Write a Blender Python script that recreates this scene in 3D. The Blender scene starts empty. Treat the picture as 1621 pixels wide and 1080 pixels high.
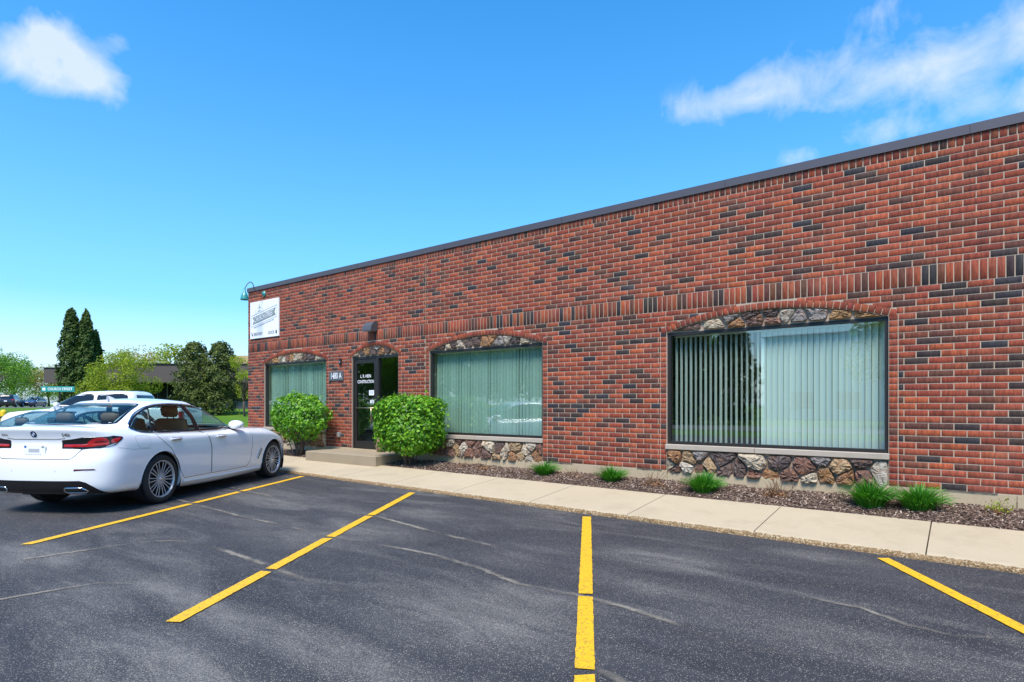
import bpy, bmesh, math, random
import numpy as np
from mathutils import Vector, Matrix
from mathutils.bvhtree import BVHTree
S = bpy.context.scene
COL = S.collection
PI = math.pi
rnd = random.Random(7)

# ------------------------------------------------------------------ camera
cam_d = bpy.data.cameras.new('camera')
cam = bpy.data.objects.new('camera', cam_d); COL.objects.link(cam)
cam_d.sensor_width = 36.0
cam_d.lens = 20.765
cam_d.shift_y = 0.0617
cam_d.clip_start = 0.05; cam_d.clip_end = 3000
cam.location = (16.56, -9.0, 1.45)
YAW = math.atan2(0.7943, -0.6075)            # heading of the view in the ground plane
cam.rotation_euler = (PI/2, 0, YAW-PI/2)
S.camera = cam

# ------------------------------------------------------------------ sun, sky, exposure
SUN = Vector((0.22, -0.56, 0.95)).normalized()
sd = bpy.data.lights.new('sun', 'SUN'); sd.energy = 2.5; sd.angle = math.radians(24); sd.color = (1.0, 0.93, 0.82)
so = bpy.data.objects.new('sun', sd); COL.objects.link(so)
so.rotation_euler = (-SUN).to_track_quat('-Z', 'Y').to_euler(); so.location = (0, -20, 30)
S.view_settings.view_transform = 'Standard'; S.view_settings.look = 'None'
S.view_settings.exposure = 1.26; S.view_settings.gamma = 1.0

W = bpy.data.worlds.new('World'); S.world = W; W.use_nodes = True
def build_world():
    nt = W.node_tree; N = nt.nodes; L = nt.links; N.clear()
    out = N.new('ShaderNodeOutputWorld'); bg = N.new('ShaderNodeBackground'); bg.inputs[1].default_value = 0.1
    sky = N.new('ShaderNodeTexSky'); sky.sky_type = 'NISHITA'; sky.sun_disc = False
    sky.sun_elevation = math.asin(SUN.z); sky.sun_rotation = math.atan2(SUN.x, SUN.y)
    sky.altitude = 100; sky.air_density = 1.0; sky.dust_density = 0.6; sky.ozone_density = 2.0
    hs = N.new('ShaderNodeHueSaturation'); hs.inputs['Saturation'].default_value = 1.95; hs.inputs['Value'].default_value = 1.30; hs.inputs['Hue'].default_value = .497
    L.new(sky.outputs[0], hs.inputs['Color'])
    tc = N.new('ShaderNodeTexCoord'); d = tc.outputs['Generated']
    def m(op, a, b=None, c=None):
        n = N.new('ShaderNodeMath'); n.operation = op
        for i, v in enumerate((a, b, c)):
            if v is None: continue
            if isinstance(v, (int, float)): n.inputs[i].default_value = v
            else: L.new(v, n.inputs[i])
        return n.outputs[0]
    def dot(v):
        n = N.new('ShaderNodeVectorMath'); n.operation = 'DOT_PRODUCT'; L.new(d, n.inputs[0]); n.inputs[1].default_value = v
        return n.outputs['Value']
    # pale damp air low over the horizon, the same all round
    hz = m('EXPONENT', m('MULTIPLY', m('MAXIMUM', dot((0,0,1)), 0.0), -4.1))
    hm = N.new('ShaderNodeMix'); hm.data_type = 'RGBA'; L.new(m('MULTIPLY', hz, .92), hm.inputs['Factor']); L.new(hs.outputs[0], hm.inputs[6]); hm.inputs[7].default_value = (2.75, 3.6, 4.7, 1)
    tot = None
    puffs = [((-.884,.218,.410), .060, .030, 1.15), ((-.868,.222,.440), .022, .022, .75), ((-.868,.262,.416), .04, .030, .9),
             ((-.843,.291,.453), .018, .016, .45), ((-.32,.842,.425), .05, .022, .50), ((-.26,.857,.436), .055, .024, .72), ((-.215,.868,.443), .055, .032, .74),
             ((-.109,.893,.434), .065, .036, .68), ((-.016,.91,.418), .07, .042, .70), ((.06,.903,.432), .06, .044, .66),
             ((-.084,.927,.366), .04, .016, .5), ((-.174,.919,.353), .04, .014, .4), ((-.085,.865,.494), .022, .018, .4),
             ((.05,.932,.365), .05, .022, .45), ((.25,.87,.43), .10, .04, .8), ((-.97,.05,.30), .08, .03, .6),
             ((.7,-.6,.42), .20, .05, .9), ((-.5,-.75,.42), .22, .05, .9), ((.95,.1,.35), .12, .04, .8), ((.2,-.88,.45), .16, .05, .8)]
    for c, sr, su, amp in puffs:
        c = Vector(c).normalized(); r = c.cross(Vector((0,0,1))).normalized(); u = r.cross(c).normalized()
        a = m('DIVIDE', dot(r), sr); b = m('DIVIDE', dot(u), su)
        q = m('ADD', m('MULTIPLY', a, a), m('MULTIPLY', b, b))
        front = m('GREATER_THAN', dot(c), 0.0)
        e = m('MULTIPLY', m('MULTIPLY', m('EXPONENT', m('MULTIPLY', q, -1.0)), amp), front)
        tot = e if tot is None else m('ADD', tot, e)
    ns = N.new('ShaderNodeTexNoise'); ns.inputs['Scale'].default_value = 11; ns.inputs['Detail'].default_value = 8; ns.inputs['Roughness'].default_value = .60; ns.inputs['Distortion'].default_value = .35
    L.new(d, ns.inputs['Vector'])
    n1 = m('SUBTRACT', ns.outputs['Fac'], 0.5)
    dens = m('MULTIPLY', m('SUBTRACT', m('ADD', m('MINIMUM', tot, 1.05), m('MULTIPLY', n1, 2.3)), 0.22), .92)
    n = N.new('ShaderNodeClamp'); L.new(dens, n.inputs[0]); n.inputs[1].default_value = 0; n.inputs[2].default_value = .80
    gate = N.new('ShaderNodeClamp'); L.new(m('MULTIPLY', tot, 5.0), gate.inputs[0])
    fac = m('MULTIPLY', n.outputs[0], gate.outputs[0])
    mx = N.new('ShaderNodeMix'); mx.data_type = 'RGBA'
    L.new(fac, mx.inputs['Factor']); L.new(hm.outputs[2], mx.inputs[6]); mx.inputs[7].default_value = (3.6, 4.0, 5.0, 1)
    L.new(mx.outputs[2], bg.inputs[0]); L.new(bg.outputs[0], out.inputs[0])
build_world()

# ------------------------------------------------------------------ helpers
def tag(o, label=None, cat=None, group=None, kind=None):
    if label: o['label'] = label
    if cat: o['category'] = cat
    if group: o['group'] = group
    if kind: o['kind'] = kind
    return o
def empty(name, loc=(0,0,0), rz=0.0, parent=None):
    o = bpy.data.objects.new(name, None); COL.objects.link(o); o.location = loc; o.rotation_euler = (0,0,rz)
    o.empty_display_size = .2
    if parent: o.parent = parent
    return o
def link_mesh(name, me, mat, parent=None, smooth=False):
    if mat is not None and len(me.materials) == 0: me.materials.append(mat)
    if smooth: me.polygons.foreach_set('use_smooth', [True]*len(me.polygons))
    o = bpy.data.objects.new(name, me); COL.objects.link(o)
    if parent: o.parent = parent
    return o
def np_mesh(name, V, F):
    """fast mesh from an (n,3) and an (m,k) array"""
    V = np.asarray(V, dtype=np.float32); F = np.asarray(F, dtype=np.int32)
    me = bpy.data.meshes.new(name); k = F.shape[1]
    me.vertices.add(len(V)); me.vertices.foreach_set('co', V.ravel())
    me.loops.add(F.size); me.loops.foreach_set('vertex_index', F.ravel())
    me.polygons.add(len(F)); me.polygons.foreach_set('loop_start', np.arange(0, F.size, k, dtype=np.int32))
    me.update(calc_edges=True); return me
class MB:
    def __init__(s): s.v = []; s.f = []
    def add(s, vs, fs):
        b = len(s.v); s.v += [tuple(p) for p in vs]; s.f += [tuple(i+b for i in f) for f in fs]; return s
    def box(s, x0, x1, y0, y1, z0, z1, bev=0.0, M=None):
        if bev > 0:
            vs = []; bx = bev
            for z, i in ((z0, bx), (z0+bx, 0), (z1-bx, 0), (z1, bx)):
                c = bx+i*0.6 if i else bx
                a0, a1, b0, b1 = x0+i, x1-i, y0+i, y1-i
                vs += [(a0+bx, b0, z), (a1-bx, b0, z), (a1, b0+bx, z), (a1, b1-bx, z), (a1-bx, b1, z), (a0+bx, b1, z), (a0, b1-bx, z), (a0, b0+bx, z)]
            fs = [tuple(range(7, -1, -1)), tuple(range(24, 32))]
            for r in range(3):
                for k in range(8): fs.append((r*8+k, r*8+(k+1) % 8, r*8+8+(k+1) % 8, r*8+8+k))
        else:
            vs = [(x0,y0,z0),(x1,y0,z0),(x1,y1,z0),(x0,y1,z0),(x0,y0,z1),(x1,y0,z1),(x1,y1,z1),(x0,y1,z1)]
            fs = [(3,2,1,0),(4,5,6,7),(0,1,5,4),(1,2,6,5),(2,3,7,6),(3,0,4,7)]
        if M is not None: vs = [M @ Vector(p) for p in vs]
        return s.add(vs, fs)
    def tube(s, pts, rad, n=8, cap=True):
        pts = [Vector(p) for p in pts]
        if not hasattr(rad, '__len__'): rad = [rad]*len(pts)
        vs = []; fs = []; up = None
        for i, p in enumerate(pts):
            t = (pts[min(i+1, len(pts)-1)]-pts[max(i-1, 0)])
            if t.length < 1e-9: t = Vector((0,0,1))
            t.normalize()
            if up is None: up = Vector((0,0,1)) if abs(t.z) < .9 else Vector((1,0,0))
            a = t.cross(up)
            if a.length < 1e-6: a = t.cross(Vector((1,0,0)))
            a.normalize(); b = a.cross(t).normalized(); up = b
            for k in range(n):
                th = 2*PI*k/n; vs.append(p + rad[i]*(math.cos(th)*a+math.sin(th)*b))
        for i in range(len(pts)-1):
            for k in range(n): fs.append((i*n+k, i*n+(k+1) % n, (i+1)*n+(k+1) % n, (i+1)*n+k))
        if cap:
            fs.append(tuple(range(n-1, -1, -1))); fs.append(tuple((len(pts)-1)*n+k for k in range(n)))
        return s.add(vs, fs)
    def lathe(s, prof, n=32, M=None):
        """prof: list of (radius, height along z)"""
        vs = []; fs = []
        for r, h in prof:
            for k in range(n): vs.append(Vector((r*math.cos(2*PI*k/n), r*math.sin(2*PI*k/n), h)))
        for i in range(len(prof)-1):
            for k in range(n): fs.append((i*n+k, i*n+(k+1) % n, (i+1)*n+(k+1) % n, (i+1)*n+k))
        if M is not None: vs = [M @ p for p in vs]
        return s.add(vs, fs)
    def build(s, name, mat, parent=None, smooth=False, fix=False):
        me = bpy.data.meshes.new(name); me.from_pydata(s.v, [], s.f); me.update()
        if fix:
            bm = bmesh.new(); bm.from_mesh(me); bmesh.ops.recalc_face_normals(bm, faces=bm.faces[:]); bm.to_mesh(me); bm.free()
        return link_mesh(name, me, mat, parent, smooth)
def text_mesh(body, size, fn, name, mat, parent, bold=0.0, align='CENTER', depth=0.0):
    cu = bpy.data.curves.new('txt', 'FONT'); cu.body = body; cu.size = size; cu.align_x = align; cu.align_y = 'CENTER'
    cu.offset = bold; cu.resolution_u = 3; cu.extrude = depth
    o = bpy.data.objects.new('txt', cu); COL.objects.link(o)
    dg = bpy.context.evaluated_depsgraph_get(); me = bpy.data.meshes.new_from_object(o.evaluated_get(dg))
    bpy.data.objects.remove(o)
    for v in me.vertices: v.co = fn(v.co.x, v.co.y, v.co.z)
    me.materials.clear()
    return link_mesh(name, me, mat, parent)
def copy_tree(o, parent=None):
    c = o.copy(); COL.objects.link(c); c.parent = parent
    for ch in list(o.children): copy_tree(ch, c)
    return c

# ------------------------------------------------------------------ materials
class MT:
    def __init__(s, name):
        s.m = bpy.data.materials.new(name); s.m.use_nodes = True; s.nt = s.m.node_tree; s.N = s.nt.nodes; s.L = s.nt.links
        s.b = s.N['Principled BSDF']; s.out = s.N['Material Output']
    def set(s, sock, v):
        i = s.b.inputs[sock]
        if hasattr(v, 'is_output') or hasattr(v, 'links'): s.L.new(v, i)
        elif hasattr(v, '__len__') and len(v) == 3: i.default_value = (*v, 1)
        else: i.default_value = v
        return s
    def n(s, t, **k):
        x = s.N.new(t)
        for a, b in k.items(): setattr(x, a, b)
        return x
    def pos(s, kind='Object'):
        if kind == 'World': return s.n('ShaderNodeNewGeometry').outputs['Position']
        return s.n('ShaderNodeTexCoord').outputs[kind]
    def mapv(s, v, scale=(1,1,1), loc=(0,0,0)):
        x = s.n('ShaderNodeMapping'); s.L.new(v, x.inputs[0]); x.inputs['Scale'].default_value = scale; x.inputs['Location'].default_value = loc
        return x.outputs[0]
    def noise(s, v, scale, detail=4, rough=.55, dist=0.0):
        x = s.n('ShaderNodeTexNoise'); s.L.new(v, x.inputs['Vector']); x.inputs['Scale'].default_value = scale
        x.inputs['Detail'].default_value = detail; x.inputs['Roughness'].default_value = rough; x.inputs['Distortion'].default_value = dist
        return x.outputs['Fac']
    def voro(s, v, scale, feat='F1', out='Distance', rnd_=1.0):
        x = s.n('ShaderNodeTexVoronoi', feature=feat); s.L.new(v, x.inputs['Vector']); x.inputs['Scale'].default_value = scale
        x.inputs['Randomness'].default_value = rnd_
        return x.outputs[out]
    def ramp(s, v, stops):
        x = s.n('ShaderNodeValToRGB'); s.L.new(v, x.inputs[0]); e = x.color_ramp.elements
        while len(e) < len(stops): e.new(.5)
        for i, (p, c) in enumerate(stops):
            e[i].position = p; e[i].color = (*c, 1) if hasattr(c, '__len__') else (c, c, c, 1)
        return x.outputs[0]
    def math(s, op, a, b=None, clamp=False):
        x = s.n('ShaderNodeMath', operation=op, use_clamp=clamp)
        for i, v in enumerate((a, b)):
            if v is None: continue
            if isinstance(v, (int, float)): x.inputs[i].default_value = v
            else: s.L.new(v, x.inputs[i])
        return x.outputs[0]
    def mix(s, f, a, b, mode='MIX'):
        x = s.n('ShaderNodeMix', data_type='RGBA', blend_type=mode)
        for i, v in ((0, f), (6, a), (7, b)):
            if isinstance(v, (int, float)): x.inputs[i].default_value = v if i == 0 else (v, v, v, 1)
            elif hasattr(v, '__len__') and not hasattr(v, 'is_output'): x.inputs[i].default_value = (*v, 1)
            else: s.L.new(v, x.inputs[i])
        return x.outputs[2]
    def bump(s, h, strength=.3, dist=.01):
        x = s.n('ShaderNodeBump'); x.inputs['Strength'].default_value = strength; x.inputs['Distance'].default_value = dist
        s.L.new(h, x.inputs['Height']); s.L.new(x.outputs[0], s.b.inputs['Normal']); return s
def plain(name, c, rough=.5, metal=0.0, var=.12, scale=6, spec=.5, coat=0.0, bump=0.0, bscale=60):
    t = MT(name); p = t.pos()
    k = t.noise(p, scale, 5)
    t.set('Base Color', t.mix(k, tuple(x*(1-var) for x in c), tuple(min(1, x*(1+var)) for x in c)))
    t.set('Roughness', rough); t.set('Metallic', metal); t.set('Specular IOR Level', spec)
    if coat: t.set('Coat Weight', coat); t.set('Coat Roughness', .03)
    if bump: t.bump(t.noise(p, bscale, 4), bump, .01)
    return t.m

def brick_mat(name, source):
    t = MT(name)
    if source == 'object': c = t.n('ShaderNodeObjectInfo').outputs['Color']
    else:
        a = t.n('ShaderNodeAttribute'); a.attribute_name = 'bc'; c = a.outputs['Color']
    p = t.pos('World')
    st = t.noise(t.mapv(p, (38, 10, 7)), 1.0, 3, .6)               # upright burn streaks
    sp = t.noise(p, 90, 4, .7)
    c2 = t.mix(t.ramp(st, [(.36, 0.0), (.66, 1.0)]), t.mix(1.0, c, (.64, .58, .58), 'MULTIPLY'), t.mix(1.0, c, (1.22, 1.16, 1.06), 'MULTIPLY'))
    c3 = t.mix(t.math('MULTIPLY', t.ramp(sp, [(.55, 0.0), (.75, 1.0)]), .28), c2, (.10, .07, .06))
    # efflorescence and rust runs with shapes of their own
    big = t.noise(p, 1.1, 4, .6)
    c4 = t.mix(t.math('MULTIPLY', t.ramp(big, [(.58, 0.0), (.78, 1.0)]), .16), c3, (.42, .33, .27))
    t.set('Base Color', c4); t.set('Roughness', .82); t.set('Specular IOR Level', .3)
    return t.bump(t.math('ADD', t.math('MULTIPLY', sp, .6), st), .45, .004).m
M = {}
M['brick_obj'] = brick_mat('brick clay', 'object'); M['brick_att'] = brick_mat('brick clay wall', 'attr')
def mk_mortar():
    t = MT('mortar'); p = t.pos('World')
    t.set('Base Color', t.mix(t.noise(p, 3, 5), (.37, .28, .205), (.50, .39, .295))); t.set('Roughness', .95)
    return t.bump(t.noise(p, 220, 3), .5, .003).m
M['mortar'] = mk_mortar()
def mk_stone():
    t = MT('field stone'); p = t.pos('World'); oi = t.n('ShaderNodeObjectInfo')
    c = oi.outputs['Color']
    n1 = t.noise(t.mapv(p, (9, 9, 15)), 1.6, 7, .65, 1.2); n2 = t.noise(p, 26, 6, .7, .6)
    dark = t.mix(1.0, c, (.58, .50, .45), 'MULTIPLY'); light = t.mix(.45, c, (.62, .57, .50))
    cc = t.mix(t.ramp(n1, [(.42, 0.0), (.52, 1.0)]), dark, c)
    cc = t.mix(t.math('MULTIPLY', t.ramp(n2, [(.52, 0.0), (.66, 1.0)]), .75), cc, light)
    cc = t.mix(t.math('MULTIPLY', t.ramp(t.noise(p, 7, 4), [(.56, 0.0), (.68, 1.0)]), .5), cc, (.36, .15, .05))
    t.set('Base Color', cc); t.set('Roughness', .72)
    return t.bump(t.math('ADD', n1, t.math('MULTIPLY', n2, .9)), 1.0, .05).m
M['stone'] = mk_stone()
def mk_concrete(name, a, b, spk=.5, speck=260):
    t = MT(name); p = t.pos('World')
    base = t.mix(t.noise(p, .9, 6, .6), a, b)
    f = t.noise(p, speck, 2, .6)
    base = t.mix(t.math('MULTIPLY', t.ramp(f, [(.56, 0.0), (.70, 1.0)]), spk), base, tuple(x*.55 for x in a))
    base = t.mix(t.math('MULTIPLY', t.ramp(t.noise(p, 60, 3), [(.62, 0.0), (.74, 1.0)]), .18), base, (.22, .14, .08))
    base = t.mix(t.math('MULTIPLY', t.ramp(t.noise(p, 2.2, 6, .7), [(.50, 0.0), (.72, 1.0)]), .30), base, tuple(x*.62 for x in a))
    t.set('Base Color', base); t.set('Roughness', .9); t.set('Specular IOR Level', .25)
    return t.bump(t.noise(p, 160, 3), .35, .004).m
M['walk'] = mk_concrete('walk concrete', (.41, .33, .215), (.485, .40, .275))
M['found'] = mk_concrete('foundation concrete', (.40, .315, .195), (.50, .405, .27), .3, 90)
M['stoop'] = mk_concrete('stoop concrete', (.27, .215, .14), (.345, .28, .19), .35)
def mk_kerb():
    t = MT('kerb edge'); p = t.pos('World')
    v = t.voro(p, 75, out='Color'); g = t.n('ShaderNodeRGBToBW'); t.L.new(v, g.inputs[0])
    c = t.ramp(g.outputs[0], [(.0, (.07, .042, .018)), (.35, (.19, .115, .05)), (.65, (.31, .21, .105)), (1.0, (.52, .42, .28))])
    c = t.mix(t.ramp(t.noise(p, 4, 5), [(.45, 0.0), (.65, 1.0)]), c, t.mix(.6, c, (.24, .15, .065)))
    t.set('Base Color', c); t.set('Roughness', .9)
    return t.bump(t.voro(p, 75), .8, .01).m
M['kerb'] = mk_kerb()
def mk_asphalt():
    t = MT('asphalt'); p = t.pos('World')
    big = t.noise(p, .35, 5, .6, .4); med = t.noise(t.mapv(p, (.55, 1.9, 1)), 1.3, 6, .65, .6)
    base = t.mix(t.ramp(med, [(.35, 0.0), (.7, 1.0)]), (.018, .0185, .023), (.040, .040, .045))
    # dry dusty wear patches where cars turn and stand
    wear = None
    for x, y, rx, ry, a in [(11.12,-4.54,.75,.38,.55), (14.28,-3.78,.55,.30,.75), (13.89,-5.94,.8,.5,.8), (10.66,-5.4,.8,.35,.4), (8.4,-4.2,.8,.25,.6), (15.5,-2.75,.5,.2,.5),
                            (10.9,-3.5,.55,.25,.75), (9.53,-7.3,.7,.35,.7), (11.4,-7.5,.6,.3,.5), (13.0,-7.6,.9,.35,.7), (14.0,-5.5,.5,.3,.6), (12.1,-7.0,1.6,.16,.8), (13.5,-6.9,1.1,.2,.8), (15.9,-4.9,.9,.3,.5), (14.7,-4.6,.9,.25,.35), (9.8,-3.9,.9,.2,.5), (13.2,-4.6,.4,.22,.4)]:
        vm = t.mapv(p, (1/rx, 1/ry, 0), (-x/rx, -y/ry, 0))
        ln = t.n('ShaderNodeVectorMath', operation='LENGTH'); t.L.new(vm, ln.inputs[0])
        q = t.math('MULTIPLY', t.math('SUBTRACT', 1.45, ln.outputs['Value'], clamp=True), a*1.1)
        wear = q if wear is None else t.math('MAXIMUM', wear, q)
    ws = t.noise(t.mapv(p, (.7, 2.2, 1)), 2.2, 6, .7, .8)
    wear2 = t.math('ADD', t.math('MULTIPLY', wear, t.ramp(ws, [(.25, 0.0), (.62, 1.0)])), t.math('MULTIPLY', t.ramp(t.noise(t.mapv(p, (.4, 1.5, 1)), 1.1, 6, .7, 1.0), [(.50, 0.0), (.72, 1.0)]), .62), clamp=True)
    gr = t.ramp(t.noise(p, 75, 5, .8), [(.38, .0), (.62, 1.0)])
    base = t.mix(t.math('MULTIPLY', wear2, t.math('ADD', .08, t.math('MULTIPLY', gr, .85))), base, (.20, .19, .17))
    # light stones showing in the binder
    v = t.voro(p, 135, out='Color'); g = t.n('ShaderNodeRGBToBW'); t.L.new(v, g.inputs[0])
    dist = t.voro(p, 135)
    thr = t.math('SUBTRACT', .72, t.math('MULTIPLY', wear2, .42))
    sp = t.math('MULTIPLY', t.math('GREATER_THAN', g.outputs[0], thr), t.math('LESS_THAN', dist, .42))
    stone = t.ramp(t.noise(p, 40, 2), [(.3, (.16, .15, .135)), (.7, (.40, .36, .29))])
    base = t.mix(t.math('MULTIPLY', sp, .9), base, stone)
    v2 = t.voro(p, 420, out='Color'); g2 = t.n('ShaderNodeRGBToBW'); t.L.new(v2, g2.inputs[0])
    base = t.mix(t.math('MULTIPLY', t.math('GREATER_THAN', g2.outputs[0], .66), .35), base, (.13, .125, .12))
    t.set('Base Color', base); t.set('Roughness', t.math('ADD', .66, t.math('MULTIPLY', big, .25))); t.set('Specular IOR Level', .35)
    return t.bump(t.math('ADD', t.math('MULTIPLY', dist, -1.0), t.noise(p, 300, 2)), .55, .006).m
M['asphalt'] = mk_asphalt()
def mk_paint():
    t = MT('yellow line paint'); p = t.pos('World')
    wr = t.math('MAXIMUM', t.ramp(t.noise(p, 48, 6, .85), [(.53, 0.0), (.60, 1.0)]), t.math('MULTIPLY', t.ramp(t.noise(t.mapv(p, (3, 14, 1)), 2.0, 6, .7), [(.58, 0.0), (.70, 1.0)]), .9))
    c = t.mix(t.noise(p, 8, 4), (.70, .385, .005), (.80, .46, .008))
    c = t.mix(t.math('MULTIPLY', wr, .8), c, (.10, .085, .05))
    t.set('Base Color', c); t.set('Roughness', .6)
    return t.bump(t.noise(p, 250, 3), .4, .004).m
M['paint'] = mk_paint()
def mk_crack():
    t = MT('crack dust'); p = t.pos('World')
    c = t.mix(t.noise(p, 30, 4), (.10, .09, .075), (.30, .265, .21))
    tr = t.n('ShaderNodeBsdfTransparent'); mx = t.n('ShaderNodeMixShader')
    uv = t.n('ShaderNodeAttribute'); uv.attribute_name = 'edge'
    k = t.math('ADD', t.math('MULTIPLY', uv.outputs['Fac'], .75), t.math('MULTIPLY', t.noise(p, 70, 4, .8), .9))
    f = t.math('MULTIPLY', t.ramp(k, [(.70, 0.0), (1.15, 1.0)]), t.ramp(t.noise(p, 1.6, 3), [(.42, .08), (.60, .95)]))
    t.L.new(f, mx.inputs[0]); t.L.new(tr.outputs[0], mx.inputs[1]); t.L.new(t.b.outputs[0], mx.inputs[2]); t.L.new(mx.outputs[0], t.out.inputs[0])
    t.set('Base Color', c); t.set('Roughness', .95); return t.m
M['crack'] = mk_crack()
def mk_grass():
    t = MT('lawn'); p = t.pos('World')
    c = t.ramp(t.noise(p, .5, 6, .7), [(.3, (.075, .17, .012)), (.7, (.15, .27, .025))])
    t.set('Base Color', t.mix(t.noise(p, 30, 4), c, t.mix(1.0, c, (.6, .7, .5), 'MULTIPLY'))); t.set('Roughness', .9); t.set('Specular IOR Level', .2)
    return t.bump(t.noise(p, 60, 4), .8, .05).m
M['lawn'] = mk_grass()
def leaf_mat(name, a, b, c, trans=.35, rough=.5):
    t = MT(name); g = t.n('ShaderNodeNewGeometry')
    col = t.ramp(g.outputs['Random Per Island'], [(.0, a), (.5, b), (1.0, c)])
    t.set('Base Color', col); t.set('Roughness', rough); t.set('Specular IOR Level', .3)
    tr = t.n('ShaderNodeBsdfTranslucent'); t.L.new(t.mix(1.0, col, (1.1, 1.2, .6), 'MULTIPLY'), tr.inputs[0])
    mx = t.n('ShaderNodeMixShader'); mx.inputs[0].default_value = trans
    t.L.new(t.b.outputs[0], mx.inputs[1]); t.L.new(tr.outputs[0], mx.inputs[2]); t.L.new(mx.outputs[0], t.out.inputs[0])
    return t.m
M['bush'] = leaf_mat('bush leaf', (.040, .145, .008), (.115, .31, .013), (.25, .47, .028), .3, .40)
M['tussock'] = leaf_mat('tussock blade', (.035, .16, .012), (.06, .24, .018), (.10, .32, .03), .3, .45)
M['cedar'] = leaf_mat('arborvitae leaf', (.024, .052, .010), (.050, .092, .015), (.090, .140, .024), .15, .7)
M['juniper'] = leaf_mat('juniper leaf', (.030, .050, .012), (.075, .105, .020), (.15, .18, .032), .2, .7)
M['spring'] = leaf_mat('spring leaf', (.16, .22, .016), (.30, .36, .026), (.44, .47, .05), .42, .6)
M['maple'] = leaf_mat('maple leaf', (.055, .16, .012), (.11, .26, .02), (.20, .36, .03), .35, .6)
M['freshleaf'] = leaf_mat('fresh leaf', (.10, .20, .016), (.18, .31, .025), (.28, .42, .04), .5, .6)
M['yellowleaf'] = leaf_mat('yellow leaf', (.22, .20, .05), (.36, .31, .08), (.46, .42, .14), .4, .7)
M['twig'] = plain('dry twig', (.20, .115, .06), .9, var=.4, scale=30)
M['bark'] = plain('bark', (.10, .075, .055), .95, var=.35, scale=12, bump=.8, bscale=25)
def mk_mulch():
    t = MT('mulch chips'); g = t.n('ShaderNodeNewGeometry')
    t.set('Base Color', t.ramp(g.outputs['Random Per Island'], [(.0, (.045, .024, .016)), (.45, (.13, .078, .052)), (.8, (.24, .165, .12)), (1.0, (.50, .40, .32))]))
    t.set('Roughness', .95); return t.m
M['mulch'] = mk_mulch()
M['soil'] = plain('mulch soil', (.075, .045, .030), .97, var=.5, scale=40, bump=1.0, bscale=90)
M['bronze'] = plain('bronze aluminium', (.030, .026, .024), .42, metal=.3, var=.1)
M['coping'] = plain('coping metal', (.115, .098, .105), .42, metal=.35, var=.06, scale=2)
M['sill'] = mk_concrete('limestone sill', (.36, .30, .235), (.46, .40, .33), .3, 120)
M['white'] = plain('white panel', (.80, .81, .83), .45, var=.03)
M['signgrey'] = plain('sign grey', (.20, .245, .25), .5, var=.04)
M['signdark'] = plain('sign charcoal', (.045, .05, .055), .5, var=.05)
M['numgrey'] = plain('number plate grey', (.085, .09, .095), .5, var=.06)
M['teal'] = plain('teal enamel', (.035, .25, .23), .38, var=.12, coat=.3)
M['tealsign'] = plain('teal sign', (.02, .27, .25), .5, var=.08)
M['fixture'] = plain('fixture bronze', (.075, .072, .078), .5, var=.08)
M['brass'] = plain('brushed handle', (.42, .34, .22), .35, metal=.9, var=.08)
M['grey'] = plain('grey plastic', (.30, .30, .29), .55)
M['black'] = plain('black plastic', (.012, .012, .013), .45)
M['rubber'] = plain('rubber', (.016, .016, .017), .72, var=.2, scale=20)
M['chrome'] = plain('chrome', (.72, .72, .73), .14, metal=1.0, var=.02)
M['alloy'] = plain('machined alloy', (.46, .47, .49), .3, metal=.4, var=.03)
M['darkalloy'] = plain('dark alloy', (.035, .035, .038), .4, metal=.5)
M['disc'] = plain('brake disc', (.06, .06, .06), .4, metal=.8)
M['whitepaint'] = plain('white car paint', (.86, .865, .87), .32, var=.012, scale=1.5, coat=1.0)
M['silverpaint'] = plain('pearl car paint', (.74, .755, .78), .32, var=.012, scale=1.5, coat=1.0)
M['blackpaint'] = plain('black car paint', (.012, .012, .014), .25, var=.02, coat=1.0)
M['bluepaint'] = plain('navy car paint', (.012, .02, .05), .25, var=.02, coat=1.0)
M['gloss_black'] = plain('gloss black', (.010, .010, .011), .12, var=.02)
M['red_lens'] = plain('red lens', (.42, .008, .012), .12, var=.25, scale=9, coat=1.0)
M['red_dark'] = plain('dark red lens', (.12, .003, .006), .15, var=.2, coat=1.0)
M['clear_lens'] = plain('clear lens', (.30, .31, .33), .12, var=.2, coat=1.0)
M['tan'] = plain('tan leather', (.30, .145, .055), .55, var=.12, scale=10)
M['cabin'] = plain('cabin trim', (.020, .020, .021), .7)
M['blue'] = plain('badge blue', (.02, .12, .42), .3)
M['yellow'] = plain('yellow bollard paint', (.80, .53, .01), .5)
M['vane'] = plain('blind vane', (.78, .80, .76), .7, var=.05, scale=3)
M['room'] = plain('room paint', (.22, .21, .19), .9)
M['carpet'] = plain('carpet', (.06, .055, .05), .97)
M['fascia'] = plain('office fascia', (.085, .068, .064), .85, var=.2, scale=8, bump=.4, bscale=30)
M['tanwall'] = plain('tan metal wall', (.46, .33, .15), .7, var=.08)
M['office'] = plain('office wall', (.16, .14, .135), .9, var=.2, scale=10)
M['palewall'] = plain('pale warehouse wall', (.72, .72, .70), .85, var=.06, scale=1)
M['roofgrey'] = plain('grey roof', (.16, .165, .17), .9)
M['road'] = plain('road asphalt', (.14, .14, .14), .9, var=.15, scale=3)
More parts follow.
